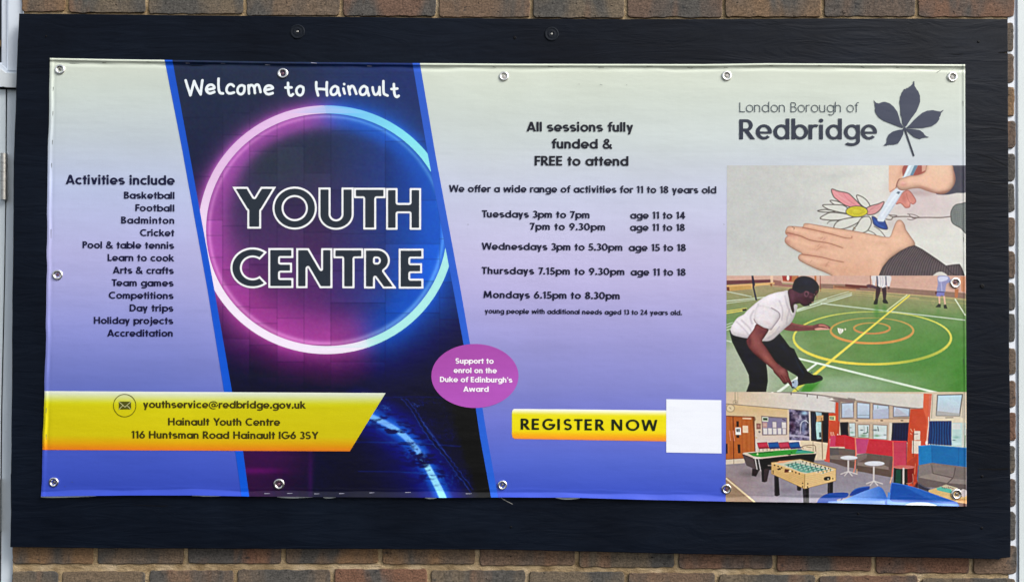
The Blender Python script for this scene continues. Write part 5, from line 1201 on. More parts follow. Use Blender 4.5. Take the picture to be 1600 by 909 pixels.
# neon ring, split into its pink and blue halves
def ringcol(x, y):
    side = x-(508.5+(y-171)*(66/370.))
    up = np.clip((y-200)/220, 0, 1); lf = np.clip((x-330)/170, 0, 1)
    pk = mix(mix((216, 172, 218), (226, 198, 232), lf), (236, 226, 242), up)
    bl_ = mix((112, 184, 242), (128, 222, 234), np.clip((x-520)/120, 0, 1)); bl_ = mix(bl_, (168, 230, 226), np.clip((y-200)/200, 0, 1))
    k = np.clip(.5+side/9, 0, 1)[:, None]; return pk*(1-k)+bl_*k
def ring_half(name, lo, hi):
    # sectors of the ellipse kept between the two stripes
    n = 2
    stp = 1.0; xs = np.arange(305, 712, stp)+.0007; ys = np.arange(162, 556, stp)+.0011; X, Yg = np.meshgrid(xs, ys)
    def el(rx_, ry_): r = np.hypot((X-510)/rx_, (Yg-359)/ry_); g = np.hypot((X-510)/rx_**2, (Yg-359)/ry_**2)+1e-9; return (r-1)*r/g
    sd = np.maximum(el(200.2, 193.9), -el(188, 181.4)); sd = np.maximum(sd, sl(Yg, 2)-X); sd = np.maximum(sd, X-sr(Yg, 1)-.0)
    side = X-(508.5+(Yg-171)*(66/370.)); sd = np.maximum(sd, side if lo else -side)
    for up_ in (1, -1): fill_part(name, *field_fill(np.maximum(sd, (Yg-(330 if lo else 345))*up_), xs, ys), ringcol, 2, label='pink white half of the neon ring' if lo else 'light blue half of the neon ring')
ring_half('neon_ring', True, False); ring_half('neon_ring', False, True)

# ---------------------------------------------------------------- lettering
NAVY = (16, 18, 56); SLATE = (26, 30, 44); OLIVE = (66, 60, 24); WHITE = (232, 236, 242)
def line(txt, x0, y0, x1, y1, cap, col=NAVY, S=SPARTAN, layer=4, res=30, **k):
    V, F = text_mesh(txt, S, x0, y0, x1, y1, cap, res, **k)
    return fill_part('lettering', V, F, col, layer)
for t in (("Activities include", 102.6, 287.9, 273.2, 289, 14.9), ("Basketball", 193.6, 310.3, 272.7, 310.8, 10.9), ("Football", 211.4, 329.9, 272.5, 330.5, 10.9), ("Badminton", 189.2, 349.2, 272.4, 349.7, 10.9),
          ("Cricket", 218.8, 368.8, 272.4, 369.2, 10.9), ("Pool & table tennis", 128.9, 387.8, 272.1, 388.7, 10.9), ("Learn to cook", 168, 407.6, 271.9, 408.2, 10.9), ("Arts & crafts", 176.2, 427.3, 271.6, 427.9, 10.9),
          ("Team games", 174.5, 446.8, 271.3, 447.3, 10.9), ("Competitions", 170, 466.4, 271.2, 466.9, 10.9), ("Day trips", 202.5, 486.1, 271, 486.5, 10.9), ("Holiday projects", 146.5, 505.6, 270.8, 506.2, 10.9), ("Accreditation", 167.5, 525.4, 270, 525.6, 10.9)):
    line(*t, col=(14, 18, 62))
for t in (("All sessions fully", 822.8, 205.5, 989.6, 206, 15.1), ("funded &", 862, 232, 956.7, 232.4, 15.1), ("FREE to attend", 835.4, 258.7, 981.8, 259.2, 15.1)): line(*t, col=SLATE)
for t in (("We offer a wide range of activities for 11 to 18 years old", 701.6, 300, 1119.2, 302.3, 11.1), ("Tuesdays 3pm to 7pm", 753, 339.5, 921.3, 341.1, 11.1), ("age 11 to 14", 984.8, 341.7, 1070.8, 341.9, 11.1),
          ("7pm to 9.30pm", 827.9, 359.1, 945.7, 360, 11.1), ("age 11 to 18", 984.5, 360.5, 1070.3, 360.8, 11.1), ("Wednesdays 3pm to 5.30pm", 752.6, 390, 972.6, 391.7, 11.1), ("age 15 to 18", 982.5, 392, 1071.9, 392.3, 11.1),
          ("Thursdays 7.15pm to 9.30pm", 752.6, 427.9, 975.8, 429.8, 11.1), ("age 11 to 18", 985.5, 430.2, 1071.6, 430.6, 11.1), ("Mondays 6.15pm to 8.30pm", 755.4, 465.4, 968.6, 467.4, 11.1)):
    line(*t, col=(20, 20, 56))
line("young people with additional needs aged 13 to 24 years old.", 757.4, 489.4, 1065.9, 492.2, 7.8, res=22)
for t in (("Support to", 711.4, 567.7, 771.4, 567.9, 8.4), ("enrol on the", 708.7, 582.3, 776.4, 582.8, 8.4), ("Duke of Edinburgh's", 687.3, 596.5, 800.6, 597.4, 8.4), ("Award", 723.8, 611.6, 763.5, 611.8, 8.4)): line(*t, col=(244, 236, 246), S=HEAVY, layer=5, res=26)
line("REGISTER NOW", 813.6, 670.7, 1027.4, 672.8, 17.4, col=(30, 44, 30), S=SPARTAN_CAPS, layer=5, res=40)
for t in (("youthservice@redbridge.gov.uk", 223.4, 636.9, 477.5, 638, 11.7), ("Hainault Youth Centre", 262.5, 664.1, 437.9, 664.7, 11.7), ("116 Huntsman Road Hainault IG6 3SY", 205.1, 684.4, 498.1, 685.6, 11.7)): line(*t, col=OLIVE, layer=5)
line("London Borough of", 1155.5, 175.4, 1340.4, 175.6, 15.4, col=(70, 80, 88), S=LOGO_THIN, res=40)
line("Redbridge", 1155.2, 217.8, 1370.5, 218, 31.3, col=(44, 50, 66), S=LOGO, res=60)

# envelope sign in its circle
C1 = [np.array([(194.8+r_*math.cos(a), 633.2+r_*math.sin(a)) for a in np.linspace(0, 2*math.pi, 60)[:-1]]) for r_ in (18.2, 17.1)]
xs = np.arange(175, 215, .4); X, Yg = np.meshgrid(xs, np.arange(613, 653, .4)); r_ = np.hypot(X-194.8, Yg-633.2)
fill_part('envelope_circle', *field_fill(np.maximum(r_-18.1, 16.95-r_), xs, np.arange(613, 653, .4)), (92, 90, 30), 5)
poly_part('envelope', [np.array([(185.6, 626.9), (204.8, 626.9), (204.8, 639.1), (185.6, 639.1)])], .5, (84, 84, 40), 5)
V, F = stroke_mesh([(np.array(p, float), .8) for p in ([(186, 627.4), (195.2, 635.6), (204.4, 627.4)], [(186.2, 638.8), (192, 633)], [(204.2, 638.8), (198.4, 633)])], .25); fill_part('envelope_flap', V, F, (206, 206, 150), 6)

# outlined title letters
TW = (236, 238, 240); TF = (48, 54, 63)
def tl_(row, yl, yr, cl, cr):
    for ch, a, b in row:
        f = ((a+b)/2-360)/300.; base = yl+(yr-yl)*f; cap = cl+(cr-cl)*f
        (V1, F1), (V2, F2) = title_letter(ch, a, b, base-cap, base, 3.1)
        o = fill_part('letter_outline', V1, F1, TW, 4)
        p = fill_part('letter_fill', V2, F2, TF, 5)
tl_([('Y', 363, 431.5), ('O', 425.8, 495.2), ('U', 497.6, 552.6), ('T', 553, 602.4), ('H', 603.3, 658)], 357.0, 359.2, 65.3, 64.9)
tl_([('C', 360, 417.2), ('E', 419.2, 458.4), ('N', 462.8, 519.4), ('T', 521, 567.7), ('R', 568.8, 619.8), ('E', 623, 661.6)], 449.4, 450.9, 62.2, 62.4)

# handwritten heading
def zz(ox, oy, P): return [np.array([(ox+x/8.889, oy+y/8.889) for x, y in p]) for p in P]
HW = zz(280, 110, [[(90, 142), (112, 215), (155, 348)], [(155, 348), (208, 152)], [(208, 152), (250, 250), (298, 336)], [(298, 336), (308, 240), (322, 142)],
    [(384, 268), (440, 262), (488, 246), (470, 212), (432, 203), (392, 224), (376, 270), (392, 304), (430, 322), (488, 302)], [(547, 118), (545, 200), (552, 280), (570, 316), (608, 322)],
    [(758, 222), (728, 198), (694, 202), (666, 232), (658, 280), (676, 314), (712, 322), (760, 310)], [(905, 224), (866, 210), (826, 232), (810, 278), (824, 320), (862, 334), (896, 306), (906, 262), (905, 224)],
    [(962, 212), (966, 270), (970, 324)], [(964, 250), (984, 214), (1012, 210), (1040, 240), (1052, 318)], [(1042, 246), (1066, 206), (1098, 206), (1118, 250), (1130, 304)],
    [(1196, 276), (1250, 266), (1300, 250), (1280, 222), (1242, 214), (1204, 232), (1186, 276), (1204, 318), (1244, 334), (1298, 318)], [(1512, 178), (1514, 270), (1526, 334), (1552, 354), (1580, 334)], [(1476, 242), (1512, 240), (1560, 240)]])
HW += zz(450, 110, [[(212, 240), (170, 222), (130, 246), (116, 290), (134, 334), (172, 348), (204, 322), (214, 276), (212, 240)], [(392, 168), (394, 250), (418, 350)], [(540, 168), (536, 260), (542, 350)], [(394, 262), (470, 262), (540, 270)],
    [(694, 244), (656, 222), (614, 246), (594, 292), (606, 334), (644, 340), (680, 306), (694, 244)], [(694, 244), (702, 300), (720, 350)], [(770, 256), (778, 292), (788, 324)], [(780, 194), (780.5, 195)],
    [(838, 226), (848, 280), (860, 336)], [(850, 274), (878, 224), (908, 230), (930, 276), (948, 328)], [(1098, 246), (1058, 222), (1018, 246), (998, 292), (1012, 334), (1050, 340), (1086, 306), (1098, 246)], [(1098, 246), (1106, 300), (1124, 350)],
    [(1176, 240), (1184, 296), (1206, 338), (1238, 332), (1266, 286), (1270, 240)], [(1270, 236), (1272, 290), (1277, 344)], [(1325, 154), (1325, 270), (1336, 328), (1382, 352)], [(1470, 194), (1474, 290), (1486, 350), (1512, 372), (1538, 356)], [(1438, 262), (1480, 260), (1518, 256)]])
for a, b in ((0, 12), (12, 15), (15, len(HW))): V, F = stroke_mesh([(catmull(p, False, 5) if len(p) > 2 else p, 4.05) for p in HW[a:b]], .5); fill_part('handwritten_lettering', V, F, (228, 236, 240), 4)

# horse chestnut leaf of the council sign
LF = [[(503, 76), (495, 105), (470, 130), (455, 137), (445, 150), (435, 145), (420, 160), (405, 158), (396, 180), (382, 196), (376, 220), (368, 235), (366, 262), (360, 290), (368, 340), (372, 420), (385, 455), (390, 500), (408, 552), (428, 536), (470, 470), (530, 390), (556, 330), (570, 285), (568, 225), (556, 195), (550, 178), (536, 165), (528, 148), (514, 128), (511, 80)],
      [(92, 266), (125, 298), (150, 305), (188, 290), (215, 288), (260, 303), (300, 335), (340, 390), (358, 450), (372, 500), (402, 548), (385, 552), (300, 520), (200, 480), (150, 445), (118, 400), (110, 375), (116, 350), (110, 330), (108, 300)],
      [(808, 368), (775, 386), (735, 380), (700, 372), (640, 378), (590, 400), (520, 460), (460, 525), (425, 556), (480, 557), (600, 554), (690, 535), (735, 506), (750, 488), (766, 462), (762, 450), (778, 425), (782, 402), (805, 378)],
      [(197, 733), (230, 700), (232, 660), (250, 620), (290, 590), (345, 573), (405, 566), (397, 620), (370, 675), (345, 712), (330, 716), (300, 724), (260, 722), (225, 732)],
      [(425, 560), (520, 567), (570, 577), (600, 600), (618, 626), (640, 640), (660, 642), (650, 650), (620, 650), (590, 656), (570, 666), (535, 658), (500, 640), (460, 604), (425, 575)], [(398, 552), (430, 548), (428, 572), (406, 576)]]
P6 = [np.array([(1350+x/6.493, 115+y/6.493) for x, y in p]) for p in LF]
poly_part('leaf_emblem', P6, .5, (56, 62, 82), 4)
V, F = stroke_mesh([(np.array([(1350+412/6.493, 115+560/6.493), (1350+505/6.493, 115+832/6.493)]), 2.5)], .4); fill_part('leaf_stalk', V, F, (46, 50, 66), 4)

# hem stitches
def ticks(lst, col, name):
    V, F = stroke_mesh_multi(lst); fill_part(name, V, F, col, 4, kind='stuff')
def stroke_mesh_multi(L):
    VV, FF, n = [], [], 0
    for x0, y0, x1, y1, w_ in L:
        dx, dy = x1-x0, y1-y0; l = math.hypot(dx, dy); nx_, ny_ = -dy/l*w_/2, dx/l*w_/2
        VV += [(x0-nx_, y0-ny_), (x1-nx_*.5, y1-ny_*.5), (x1+nx_*.5, y1+ny_*.5), (x0+nx_, y0+ny_)]; FF.append([n, n+1, n+2, n+3]); n += 4
    return np.array(VV, float), FF
dk = [(160, 98.2, 166, 98.4), (229, 97, 236, 97.8), (770, 104.6, 775, 105.8), (856, 104, 864, 104.4), (935, 105.2, 944, 105.6), (1010, 104, 1020, 103.4), (1074, 105.5, 1078, 106.2), (1079, 107, 1083, 106.2), (1131, 105.4, 1138, 105.8), (1202, 102.6, 1208, 103), (1278, 102.4, 1284, 103.6), (1345, 104.4, 1351, 106.2), (1400, 105.4, 1406, 105.8), (1421, 104.6, 1428, 106),
      (83.5, 136, 83, 142), (82.8, 174, 82.6, 181), (82, 219, 81.8, 226), (80.6, 255, 80.8, 262), (79.8, 358, 79.8, 372), (72.4, 637, 72, 645), (72, 678, 72.4, 686), (1504.4, 158, 1505, 166), (1505.6, 371, 1505.8, 378), (1505.6, 282, 1505.9, 290), (1506, 560, 1506.2, 571), (1464, 113.6, 1470, 109.8), (1131, 350, 1131.5, 351.5), (731, 350, 731.6, 351.4), (112, 752, 113.5, 753), (101, 759, 102, 760)]
ticks([(*a, .9) for a in dk], (84, 88, 84), 'stitching')
ticks([(*a, .8) for a in [(904, 131.6, 906, 132), (937.5, 132.2, 941.5, 133.2), (978.5, 132.6, 980.5, 133.4)]], (142, 148, 146), 'scuff_mark')
lt = [(290, 99, 297, 99.4), (345, 99.2, 352, 99.6), (414, 101.6, 422, 101.8), (486, 98.2, 495, 99.2), (574, 103.4, 581, 104), (413, 770.6, 422, 770.4), (449, 770.2, 457, 770.2), (491, 771, 499, 770.8), (530, 770.6, 538, 770.4), (577, 769.4, 585, 769), (633, 768.8, 642, 768.6), (728, 770.8, 737, 770.6)]
ticks([(*a, 1.0) for a in lt], (150, 150, 166), 'stitching')

# eyelets
def lathe(prof, n=36):
    V = []; F = []
    for k in range(n):
        a = 2*math.pi*k/n
        V += [(r*math.cos(a), -h_, r*math.sin(a)) for r, h_ in prof]
    m = len(prof)
    for k in range(n):
        for i in range(m-1): F.append((k*m+i, k*m+i+1, ((k+1) % n)*m+i+1, ((k+1) % n)*m+i))
    return V, F
ring_prof = [(.0122, -.0006), (.0123, .0006), (.0117, .0017), (.0104, .0024), (.0088, .0025), (.0072, .0018), (.0062, .0006), (.0058, -.0010), (.0057, -.0022)]
V, F = lathe(ring_prof); me_ring = new_mesh('eyelet', V, F, M_NICKEL, True)
V, F = lathe([(.0060, -.0012), (.003, -.0012), (.00001, -.0012)], 24); me_hole = new_mesh('eyelet_hole', V, F, M_HOLE, False)
V, F = lathe([(.0044, -.001), (.0040, .0002), (.0028, .0010), (.0012, .0013), (.00001, .0006)], 20)
me_sc = {k: new_mesh('screw_head', V, F, m_, True) for k, m_ in (('s', M_SCREW), ('p', M_SCREW_PINK), ('w', M_CAP_REFLECTION))}
kinds = ['s', 'p', 'w', 'w', 'w', 'p', 'p', 's', 'p', 's', 'p', 's']
base_t = Vector(banner.matrix_world.translation)
for k, ((ex, ey), kd) in enumerate(zip(EYELETS, kinds)):
    p = Vector(vinyl(np.array([(ex, ey)]), 4)[0]); sc_ = (.90, .96, .86, .9, .90, .92, .96, .90, .98, .86, .90, .96)[k]
    o = link('eyelet', me_ring, banner); o.location = p-base_t+Vector((0, .0002, 0)); o.scale = (sc_*1.06, 1, sc_*1.06)
    o.rotation_euler = (math.radians(random.uniform(-3, 3)), random.uniform(0, 6), math.radians(random.uniform(-3, 3)))
    h_ = link('eyelet_hole', me_hole, o); h_.location = (0, 0, 0)
    s_ = link('screw_head', me_sc[kd], o); s_.location = (random.uniform(-.0008, .0008), .0, random.uniform(-.0010, .0004)); s_.scale = (1.05,)*3 if kd == 'w' else (.9,)*3

# ---------------------------------------------------------------- dark plywood board behind the banner
BO = [(30, 21.6), (140, 22.6), (400, 25.4), (700, 28.6), (900, 30.2), (1100, 30.4), (1300, 29.2), (1574.6, 30.2), (1574.8, 80.5), (1566, 82), (1561, 83.4), (1567, 83.2), (1574.8, 83.6), (1575.6, 300), (1576.4, 400), (1577, 560), (1578, 640), (1578.6, 730), (1579, 870), (1563, 871.4), (1561, 873.2), (1500, 871.6), (1300, 868.4), (1100, 865.4), (1000, 863.2), (800, 858.4), (600, 857.2), (400, 856.8), (200, 856.2), (16, 854.4), (17, 800), (16.4, 742), (17.4, 738), (18.2, 650), (18.8, 600), (19, 500), (19.4, 454), (20.4, 400), (21, 330), (21.6, 240), (23.8, 190), (25, 150), (27, 80)]
def dens(P, step):
    out = []
    for i in range(len(P)):
        a, b = np.array(P[i], float), np.array(P[(i+1) % len(P)], float); m = max(1, int(np.hypot(*(b-a))/step))
        for k in range(m): out.append(a+(b-a)*k/m)
    return np.array(out)
Pb = dens(BO, 14); rj = np.random.RandomState(3); Pb = Pb+(rj.rand(*Pb.shape)-.5)*.5
ctr = Pb.mean(0); inn = Pb-np.sign(Pb-ctr)*np.array([.7, .7])*(np.abs(Pb-ctr) > np.array([700, 380]))
board = empty('backing_board', tuple(wall([(798, 447)], Y_BOARD)[0]), kind='thing', category='board', label='big dark blue painted plywood board on the brick wall, behind the banner')
nb = len(Pb)
V = np.r_[wall(inn, Y_BOARD), wall(Pb, Y_BOARD+.0011), wall(Pb, -.0075)]
F = [list(range(nb))]+[(i, i+nb, (i+1) % nb+nb, (i+1) % nb) for i in range(nb)]+[(i+nb, i+2*nb, (i+1) % nb+2*nb, (i+1) % nb+nb) for i in range(nb)]+[list(range(3*nb-1, 2*nb-1, -1))]
child('plywood_sheet', V, F, M_BOARD, board)
bt = Vector(board.matrix_world.translation)
V, F = lathe([(.0172, 0), (.0169, .0011), (.0158, .0017), (.0140, .0017), (.0125, .0011), (.0105, .0010), (.0084, .0016), (.0066, .0020), (.0048, .0012), (.0034, .0005), (.0026, .0010), (.00001, .0012)], 40); me_w = new_mesh('washer', V, F, M_WASHER, True)
V, F = lathe([(.0026, .0), (.0025, .0022), (.0012, .0024), (.00001, .0010)], 14); me_ws = new_mesh('screw_head', V, F, M_STEEL, True)
for ex, ey, s_ in ((465, 50, 1.), (862, 53.6, .97)):
    o = link('washer', me_w, board); o.location = Vector(wall([(ex, ey)], Y_BOARD-.0001)[0])-bt; o.scale = (s_, 1, s_)
    q = link('screw_head', me_ws, o)
V, F = lathe([(.0034, .0002), (.0030, .0008), (.0012, .0010), (.00001, .0004)], 14); me_n = new_mesh('nail_head', V, F, M_NAIL, True)
for ex, ey, s_ in ((804.4, 59.4, 1.1), (1529, 65.4, .9), (1534.6, 447, 1.5), (1534.5, 744, .9), (1534, 824.5, .9), (1341, 802, .8), (72, 57, .7), (798.5, 823, .8), (27, 209, .4)):
    o = link('nail_head', me_n, board); o.location = Vector(wall([(ex, ey)], Y_BOARD-.0001)[0])-bt; o.scale = (s_, 1, s_)
def crack(pts, w0):
    P = catmull(np.array(pts, float), False, 5) if len(pts) > 2 else np.array(pts, float)
    n_ = len(P); ww = w0*np.sin(np.linspace(.25, math.pi*.75, n_))*np.array([.8+.4*random.random() for _ in range(n_)])
    V = np.r_[wall(P-np.stack([ww*0, ww/2], 1), Y_BOARD-.0003), wall(P+np.stack([ww*0, ww/2], 1), Y_BOARD-.0003)]
    child('crack', V, [(i, i+n_, i+n_+1, i+1) for i in range(n_-1)], M_BOARD_EDGE, board)
crack([(1527, 733), (1540, 732.4), (1556, 732.8), (1577.5, 732)], 2.4); crack([(1560, 82.8), (1566, 82.2), (1574, 82)], 2.2); crack([(1483, 84.4), (1495, 85.2), (1505, 84.8)], .9)
crack([(1518, 283), (1535, 284), (1556, 287), (1574, 287.4)], .8); crack([(1545, 656), (1560, 659), (1576, 660)], .7); crack([(20, 370), (26, 371)], 1.2); crack([(19.6, 374), (27, 374.6)], 1.0); crack([(205, 788), (250, 790), (262, 789)], 1.2); crack([(784, 777), (785, 777.4)], .3)
for a in ([(433, 775.8), (450, 776.8), (468, 776.6), (491, 775.6)], [(505, 776.6), (514, 777), (525, 776.2)], [(664, 777.4), (672, 778), (682, 777.6)], [(868, 777.2), (880, 778.8), (895, 778.6), (906, 777.8)], [(300, 773.8), (330, 774.4), (346, 774)], [(64, 776), (90, 776), (150, 774.6)]):
    P_ = catmull(np.array(a, float), False, 4); k_ = len(P_); wv_ = np.sin(np.linspace(.2, math.pi-.2, k_))*1.0
    child('backing_edge', np.r_[wall(P_-[0, 1.4], Y_BANNER+.0006), wall(P_+np.stack([wv_*0, wv_], 1), Y_BANNER-.0008)], [(i, i+k_, i+k_+1, i+1) for i in range(k_-1)], paint_material('unprinted_vinyl', (.55, .60, .58), .3), banner)
V, F = [], []
th = catmull(np.array([(783, 777), (789, 781), (794, 783.6), (801, 787)], float), False, 5)
A_ = wall(th-[0, .35], Y_BOARD-.0012); B_ = wall(th+[0, .35], Y_BOARD-.0012); C_ = wall(th, Y_BOARD-.0004); k_ = len(th)
child('loose_thread', np.r_[A_, B_, C_], [(i, i+k_, i+k_+1, i+1) for i in range(k_-1)]+[(i+k_, i+2*k_, i+2*k_+1, i+k_+1) for i in range(k_-1)]+[(i+2*k_, i, i+1, i+2*k_+1) for i in range(k_-1)], paint_material('grey_thread', (.4, .4, .38), .2), banner)
crack([(811, 61), (835, 61.6)], .5); crack([(1515, 240), (1540, 244), (1574, 260)], .7); crack([(1520, 205), (1550, 200), (1572, 205)], .7); crack([(1516, 262), (1545, 270), (1570, 266)], .6)

# ---------------------------------------------------------------- brick pier behind the board
pier = empty('brick_wall', tuple(wall([(800, 935)], 0)[0]), kind='thing', category='wall', label='brown multi-coloured brick pier with sandy mortar, carrying the dark board between white frames')
pt = np.array(pier.matrix_world.translation)
rb = np.random.RandomState(11)
def rough_brick(x0, x1, y0, y1, tone, fine):
    """a brick from its outline in the frame; arrises worn and uneven"""
    st = 5.0 if fine else 40.0
    j = 1.15 if fine else .3
    pts = dens([(x0, y0), (x1, y0), (x1, y1), (x0, y1)], st); n_ = len(pts)
    off = (rb.rand(n_, 2)-.5)*j; k1 = np.arange(n_); wob = np.sin(k1*.9+rb.rand()*6)*.35*j
    P = pts+off; P[:, 1] += wob
    if fine:
        for q_ in range(rb.randint(2, 6)): c_ = rb.randint(n_); dd = np.minimum(abs(k1-c_), n_-abs(k1-c_)); ce = np.array([(x0+x1)/2, (y0+y1)/2]); P[:, 1] += np.sign(ce[1]-P[:, 1])*1.6*rb.rand()*np.exp(-(dd/1.3)**2)
    c = np.array([(x0+x1)/2, (y0+y1)/2])
    for q in ((x0, y0), (x1, y0), (x1, y1), (x0, y1)):    # rounded corners
        d = np.hypot(*(pts-q).T); P += (c-q)/np.hypot(*(c-q))*np.clip(1-d/5, 0, 1)[:, None]*np.array([1.6, 3.6])
    d1 = np.sign(P-c)*np.array([1.2, 1.2]); d1[:, 0] *= np.clip((np.abs(P[:, 0]-c[0])-((x1-x0)/2-8))/8, 0, 1); d1[:, 1] *= np.clip((np.abs(P[:, 1]-c[1])-((y1-y0)/2-8))/8, 0, 1)
    y_f = (rb.rand()-.5)*.002
    A = wall(P-d1, y_f); B = wall(P, y_f+.0016+(rb.rand(n_)*.001 if fine else 0)); Cc = wall(P, y_f+.045)
    V = np.r_[A, B, Cc, wall([c], y_f-.0003)]; o_ = 3*n_
    F = [(i, (i+1) % n_, o_) for i in range(n_)]+[(i, i+n_, (i+1) % n_+n_, (i+1) % n_) for i in range(n_)]+[(i+n_, i+2*n_, (i+1) % n_+2*n_, (i+1) % n_+n_) for i in range(n_)]
    return child('brick', V, F, M_BRICK, pier, tone=float(tone))
# visible upper course
TJ = [34, 105, 230, 383, 533.5, 683.5, 830.5, 978, 1131, 1285.5, 1432.5, 1584.6]; TB = [19, 20.4, 22.4, 25, 25.6, 27.8, 28.4, 28, 27, 26.6, 27]
tones = [.3, .5, .5, .55, .85, .6, .5, .9, .35, .95, .7]
for k in range(len(TJ)-1): rough_brick(TJ[k]+(2.4 if k else 0), TJ[k+1]-(2.6 if k < len(TJ)-2 else 0), TB[k]-44+(k % 3), TB[k], tones[k], True)
# lower courses
AJ = [19.6, 149.6, 290.5, 443, 594, 746, 901.5, 1057, 1210.5, 1365, 1517.5, 1588.6]; AB = [880.4, 880.6, 880, 880.2, 881, 883, 886, 888, 891.5, 895, 896.4]
ta = [.2, .55, .75, .25, .2, .6, .5, .7, .8, .75, .6]
for k in range(len(AJ)-1): rough_brick(AJ[k]+(3.4 if k else 0), AJ[k+1]-(3.4 if k < len(AJ)-2 else 0), 836+k*1.2 if k < 10 else 851, AB[k], ta[k], True)
BJ = [19, 94.5, 230.5, 368, 519.5, 670.5, 824, 978.5, 1120, 1277, 1437.5, 1586.4]; BT_ = [891.6, 891.6, 890.2, 889, 888.2, 890, 892.2, 894, 896.8, 898.6, 902.6]
tb = [.5, .45, .6, .55, .75, .5, .5, .6, .5, .7, .5]
for k in range(len(BJ)-1): rough_brick(BJ[k]+(3.2 if k else 0), BJ[k+1]-(3.2 if k < len(BJ)-2 else 0), BT_[k], BT_[k]+43, tb[k], True)
# courses covered by the board: their right ends show beside it
RC = [(36, 80, 1584), (84, 130, 1584), (136, 182, 1585), (189, 232, 1587), (240, 283, 1586), (287, 332, 1585), (340, 384, 1586), (392, 434.6, 1586), (441.6, 485, 1586), (490, 534, 1586), (543.4, 584.6, 1587), (594.4, 636, 1587), (643.6, 688.6, 1587), (695, 739, 1586), (747, 791, 1587), (798.6, 843, 1587)]
for k, (y0, y1, xe) in enumerate(RC):
    x = xe; first = True
    while x > 70:
        wd = 100 if (first and k % 2) else 146
        xl = max(x-wd, 37); slope = (x-1584)*.006
        rough_brick(xl, x, y0+slope, y1+slope, rb.rand(), first)
        x = xl-6; first = False
# one more course above and below the frame
for y0, jj in ((-128, AJ), (-76, BJ), (942, AJ), (993, BJ)):
    for k in range(len(jj)-1): rough_brick(jj[k]+3, jj[k+1]-3, y0, y0+43, rb.rand(), False)
# mortar bed: one sheet with hollows and smears, just behind the brick faces
gx = np.arange(20, 1590, 6.0); gy = np.r_[np.arange(-128, 34, 3.5), np.arange(34, 846, 26), np.arange(846, 1036, 3.0)]
X, Yg = np.meshgrid(gx, gy); X2 = X+0; 
P = np.stack([X2.ravel(), Yg.ravel()], 1); hgt = .0046+.0034*(fbm(P[:, 0], P[:, 1], 9, 5)-.5)-.0012*(fbm(P[:, 0], P[:, 1], 40, 8)-.5)
P[:, 0] = np.where((P[:, 1] < 850) & (P[:, 0] < 46), np.maximum(P[:, 0], 37), P[:, 0])
P[:, 0] = np.where(P[:, 0] > 1577, 1577, P[:, 0])
child('mortar', wall(P, hgt), grid_faces(len(gx), len(gy)), M_MORTAR, pier, True)
# ---------------------------------------------------------------- white frames to the left and right
def prism(parent, name, pts, y0, y1, m, bev=.6):
    """flat-faced bar: outline in the frame, front at depth y0, back at y1, front edges eased"""
    P = np.array(pts, float); c = P.mean(0); I = P-np.sign(P-c)*bev; n_ = len(P)
    V = np.r_[wall(I, y0), wall(P, y0+bev*.0012), wall(P, y1)]
    F = [list(range(n_))]+[(i, i+n_, (i+1) % n_+n_, (i+1) % n_) for i in range(n_)]+[(i+n_, i+2*n_, (i+1) % n_+2*n_, (i+1) % n_+n_) for i in range(n_)]
    return child(name, V, F, m, parent)
rf = empty('door_frame', tuple(wall([(1596, 900)], .01)[0]), kind='thing', category='doorframe', label='white painted upright post at the right end of the brick pier')  # the white door frame beside the pier's right end
prism(rf, 'frame_face', [(1589.4, -80), (1700, -80), (1700, 1000), (1592.4, 1000)], .0035, .08, M_PLASTIC_R, .8)
prism(rf, 'frame_edge', [(1583, -80), (1589.0, -80), (1592, 1000), (1586, 1000)], .0075, .08, M_PLASTIC, .4)
# sealant squeezed into the open ends of the bed joints
rs = np.random.RandomState(5); yy = np.arange(20, 1000, 3.0)
pl = np.stack([1574.2+yy*.002+(rs.rand(len(yy))-.5)*1.2, yy], 1); pr = np.stack([1584.5+yy*.003, yy], 1); n_ = len(yy)
hz_ = .0046+.002*fbm(pl[:, 0], pl[:, 1], 8, 2)
child('sealant', np.r_[wall(pl, hz_-.002), wall(pr, .0052+0*hz_)], [(i, i+n_, i+n_+1, i+1) for i in range(n_-1)], M_FILL, rf, True)

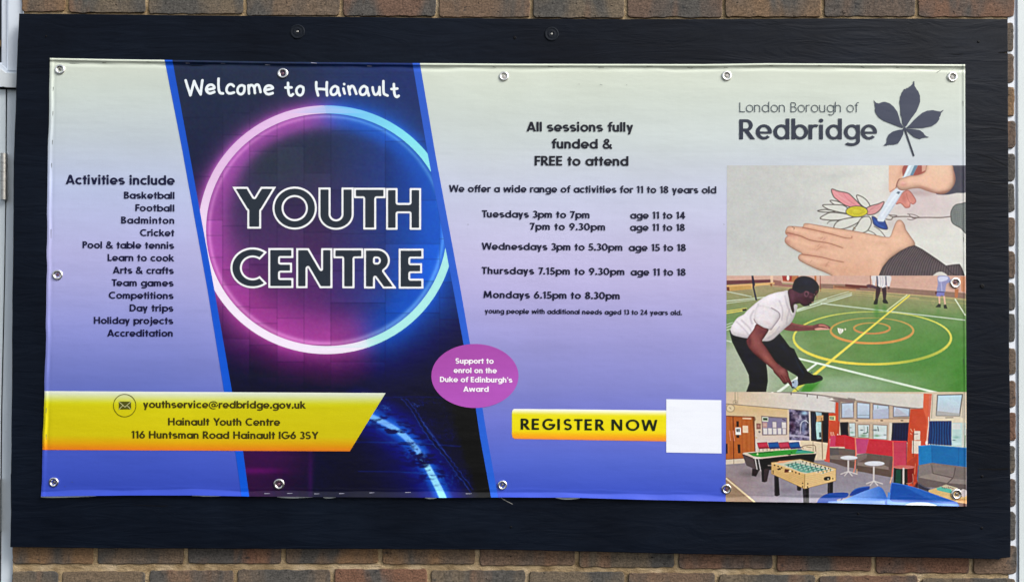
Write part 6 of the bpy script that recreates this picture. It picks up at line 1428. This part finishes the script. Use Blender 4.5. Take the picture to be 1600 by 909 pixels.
wf = empty('window_frame', tuple(wall([(12, 138)], .02)[0]), kind='thing', category='window frame', label='white plastic window corner with weathered sill, left of the board')
prism(wf, 'frame_post', [(12.5, -80), (38, -80), (36, 30), (34, 112), (12.5, 110)], .010, .09, M_PLASTIC)
prism(wf, 'glazing_bead', [(3, -80), (11.6, -80), (11.6, 108), (3, 101)], .018, .09, M_PLASTIC)
prism(wf, 'frame_rail', [(-120, 98), (2, 99.6), (11.4, 109), (34, 113), (34, 122), (-120, 122)], .014, .09, M_PLASTIC)
prism(wf, 'sill', [(-120, 108), (2, 108), (10, 114), (34, 114.6), (30, 137.4), (10, 137), (-4, 133.6), (-120, 133.6)], -.002, .09, M_SILL)
prism(wf, 'window_opening', [(-120, -80), (2.6, -80), (2.6, 98), (-120, 98)], .045, .09, M_GAP)
prism(wf, 'dark_packer', [(-40, 63), (1.4, 63), (1.4, 73), (-40, 73)], .03, .044, paint_material('brown_packer', (.30, .17, .06), .4), .3)
df = empty('door', tuple(wall([(6, 900)], .02)[0]), kind='thing', category='door', label='grey white door edge with steel hinges under the window, left of the board')
prism(df, 'door_frame_strip', [(11.0, 140), (36, 140), (36, 1000), (0.8, 1000), (3.4, 640), (7.8, 440), (9.8, 300)], .016, .09, paint_material('grey_white_paint', (.60, .67, .73), .4))
prism(df, 'door_leaf', [(-120, 139), (9.0, 140), (8.4, 300), (6.2, 440), (1.6, 640), (-1.4, 1000), (-120, 1000)], .012, .09, paint_material('grey_white_door', (.62, .69, .73), .35))
prism(df, 'door_gap', [(-2, 138), (13, 138), (12, 300), (9, 440), (5, 640), (2, 1000), (-6, 1000)], .05, .09, M_GAP)
prism(df, 'sill_shadow_strip', [(-120, 133), (32, 136.5), (32, 146), (-120, 146)], .04, .06, M_GAP)  # dark strip painted in for the shadow beneath the sill
def hinge(x, y0, y1, r):
    a = wall([(x, y0)], .004)[0]; b = wall([(x, y1)], .004)[0]; H = a[2]-b[2]; V = []; F = []; n_ = 20; prof = []
    kn = 5
    for k in range(kn):
        z0, z1 = k/kn, (k+1)/kn
        prof += [(r*.97, z0), (r, z0+.0001), (r, z1-.012), (r*.9, z1-.008), (r*.9, z1-.004), (r*.97, z1-.0001)]
    prof = [(.00001, .003)]+prof+[(.00001, .997)]
    for k in range(n_):
        an = 2*math.pi*k/n_; V += [(b[0]+(a[0]-b[0])*z+q*math.cos(an), .004+q*math.sin(an), b[2]+H*z) for q, z in prof]
    m = len(prof)
    for k in range(n_):
        for i in range(m-1): F.append((k*m+i, ((k+1) % n_)*m+i, ((k+1) % n_)*m+i+1, k*m+i+1))
    child('hinge', V, F, M_STEEL, df)
hinge(6.4, 240, 312, .0074); hinge(-3.4, 748, 830, .0074)
print('built in %.1f s, %d objects' % (time.time()-T0, len(bpy.data.objects)))
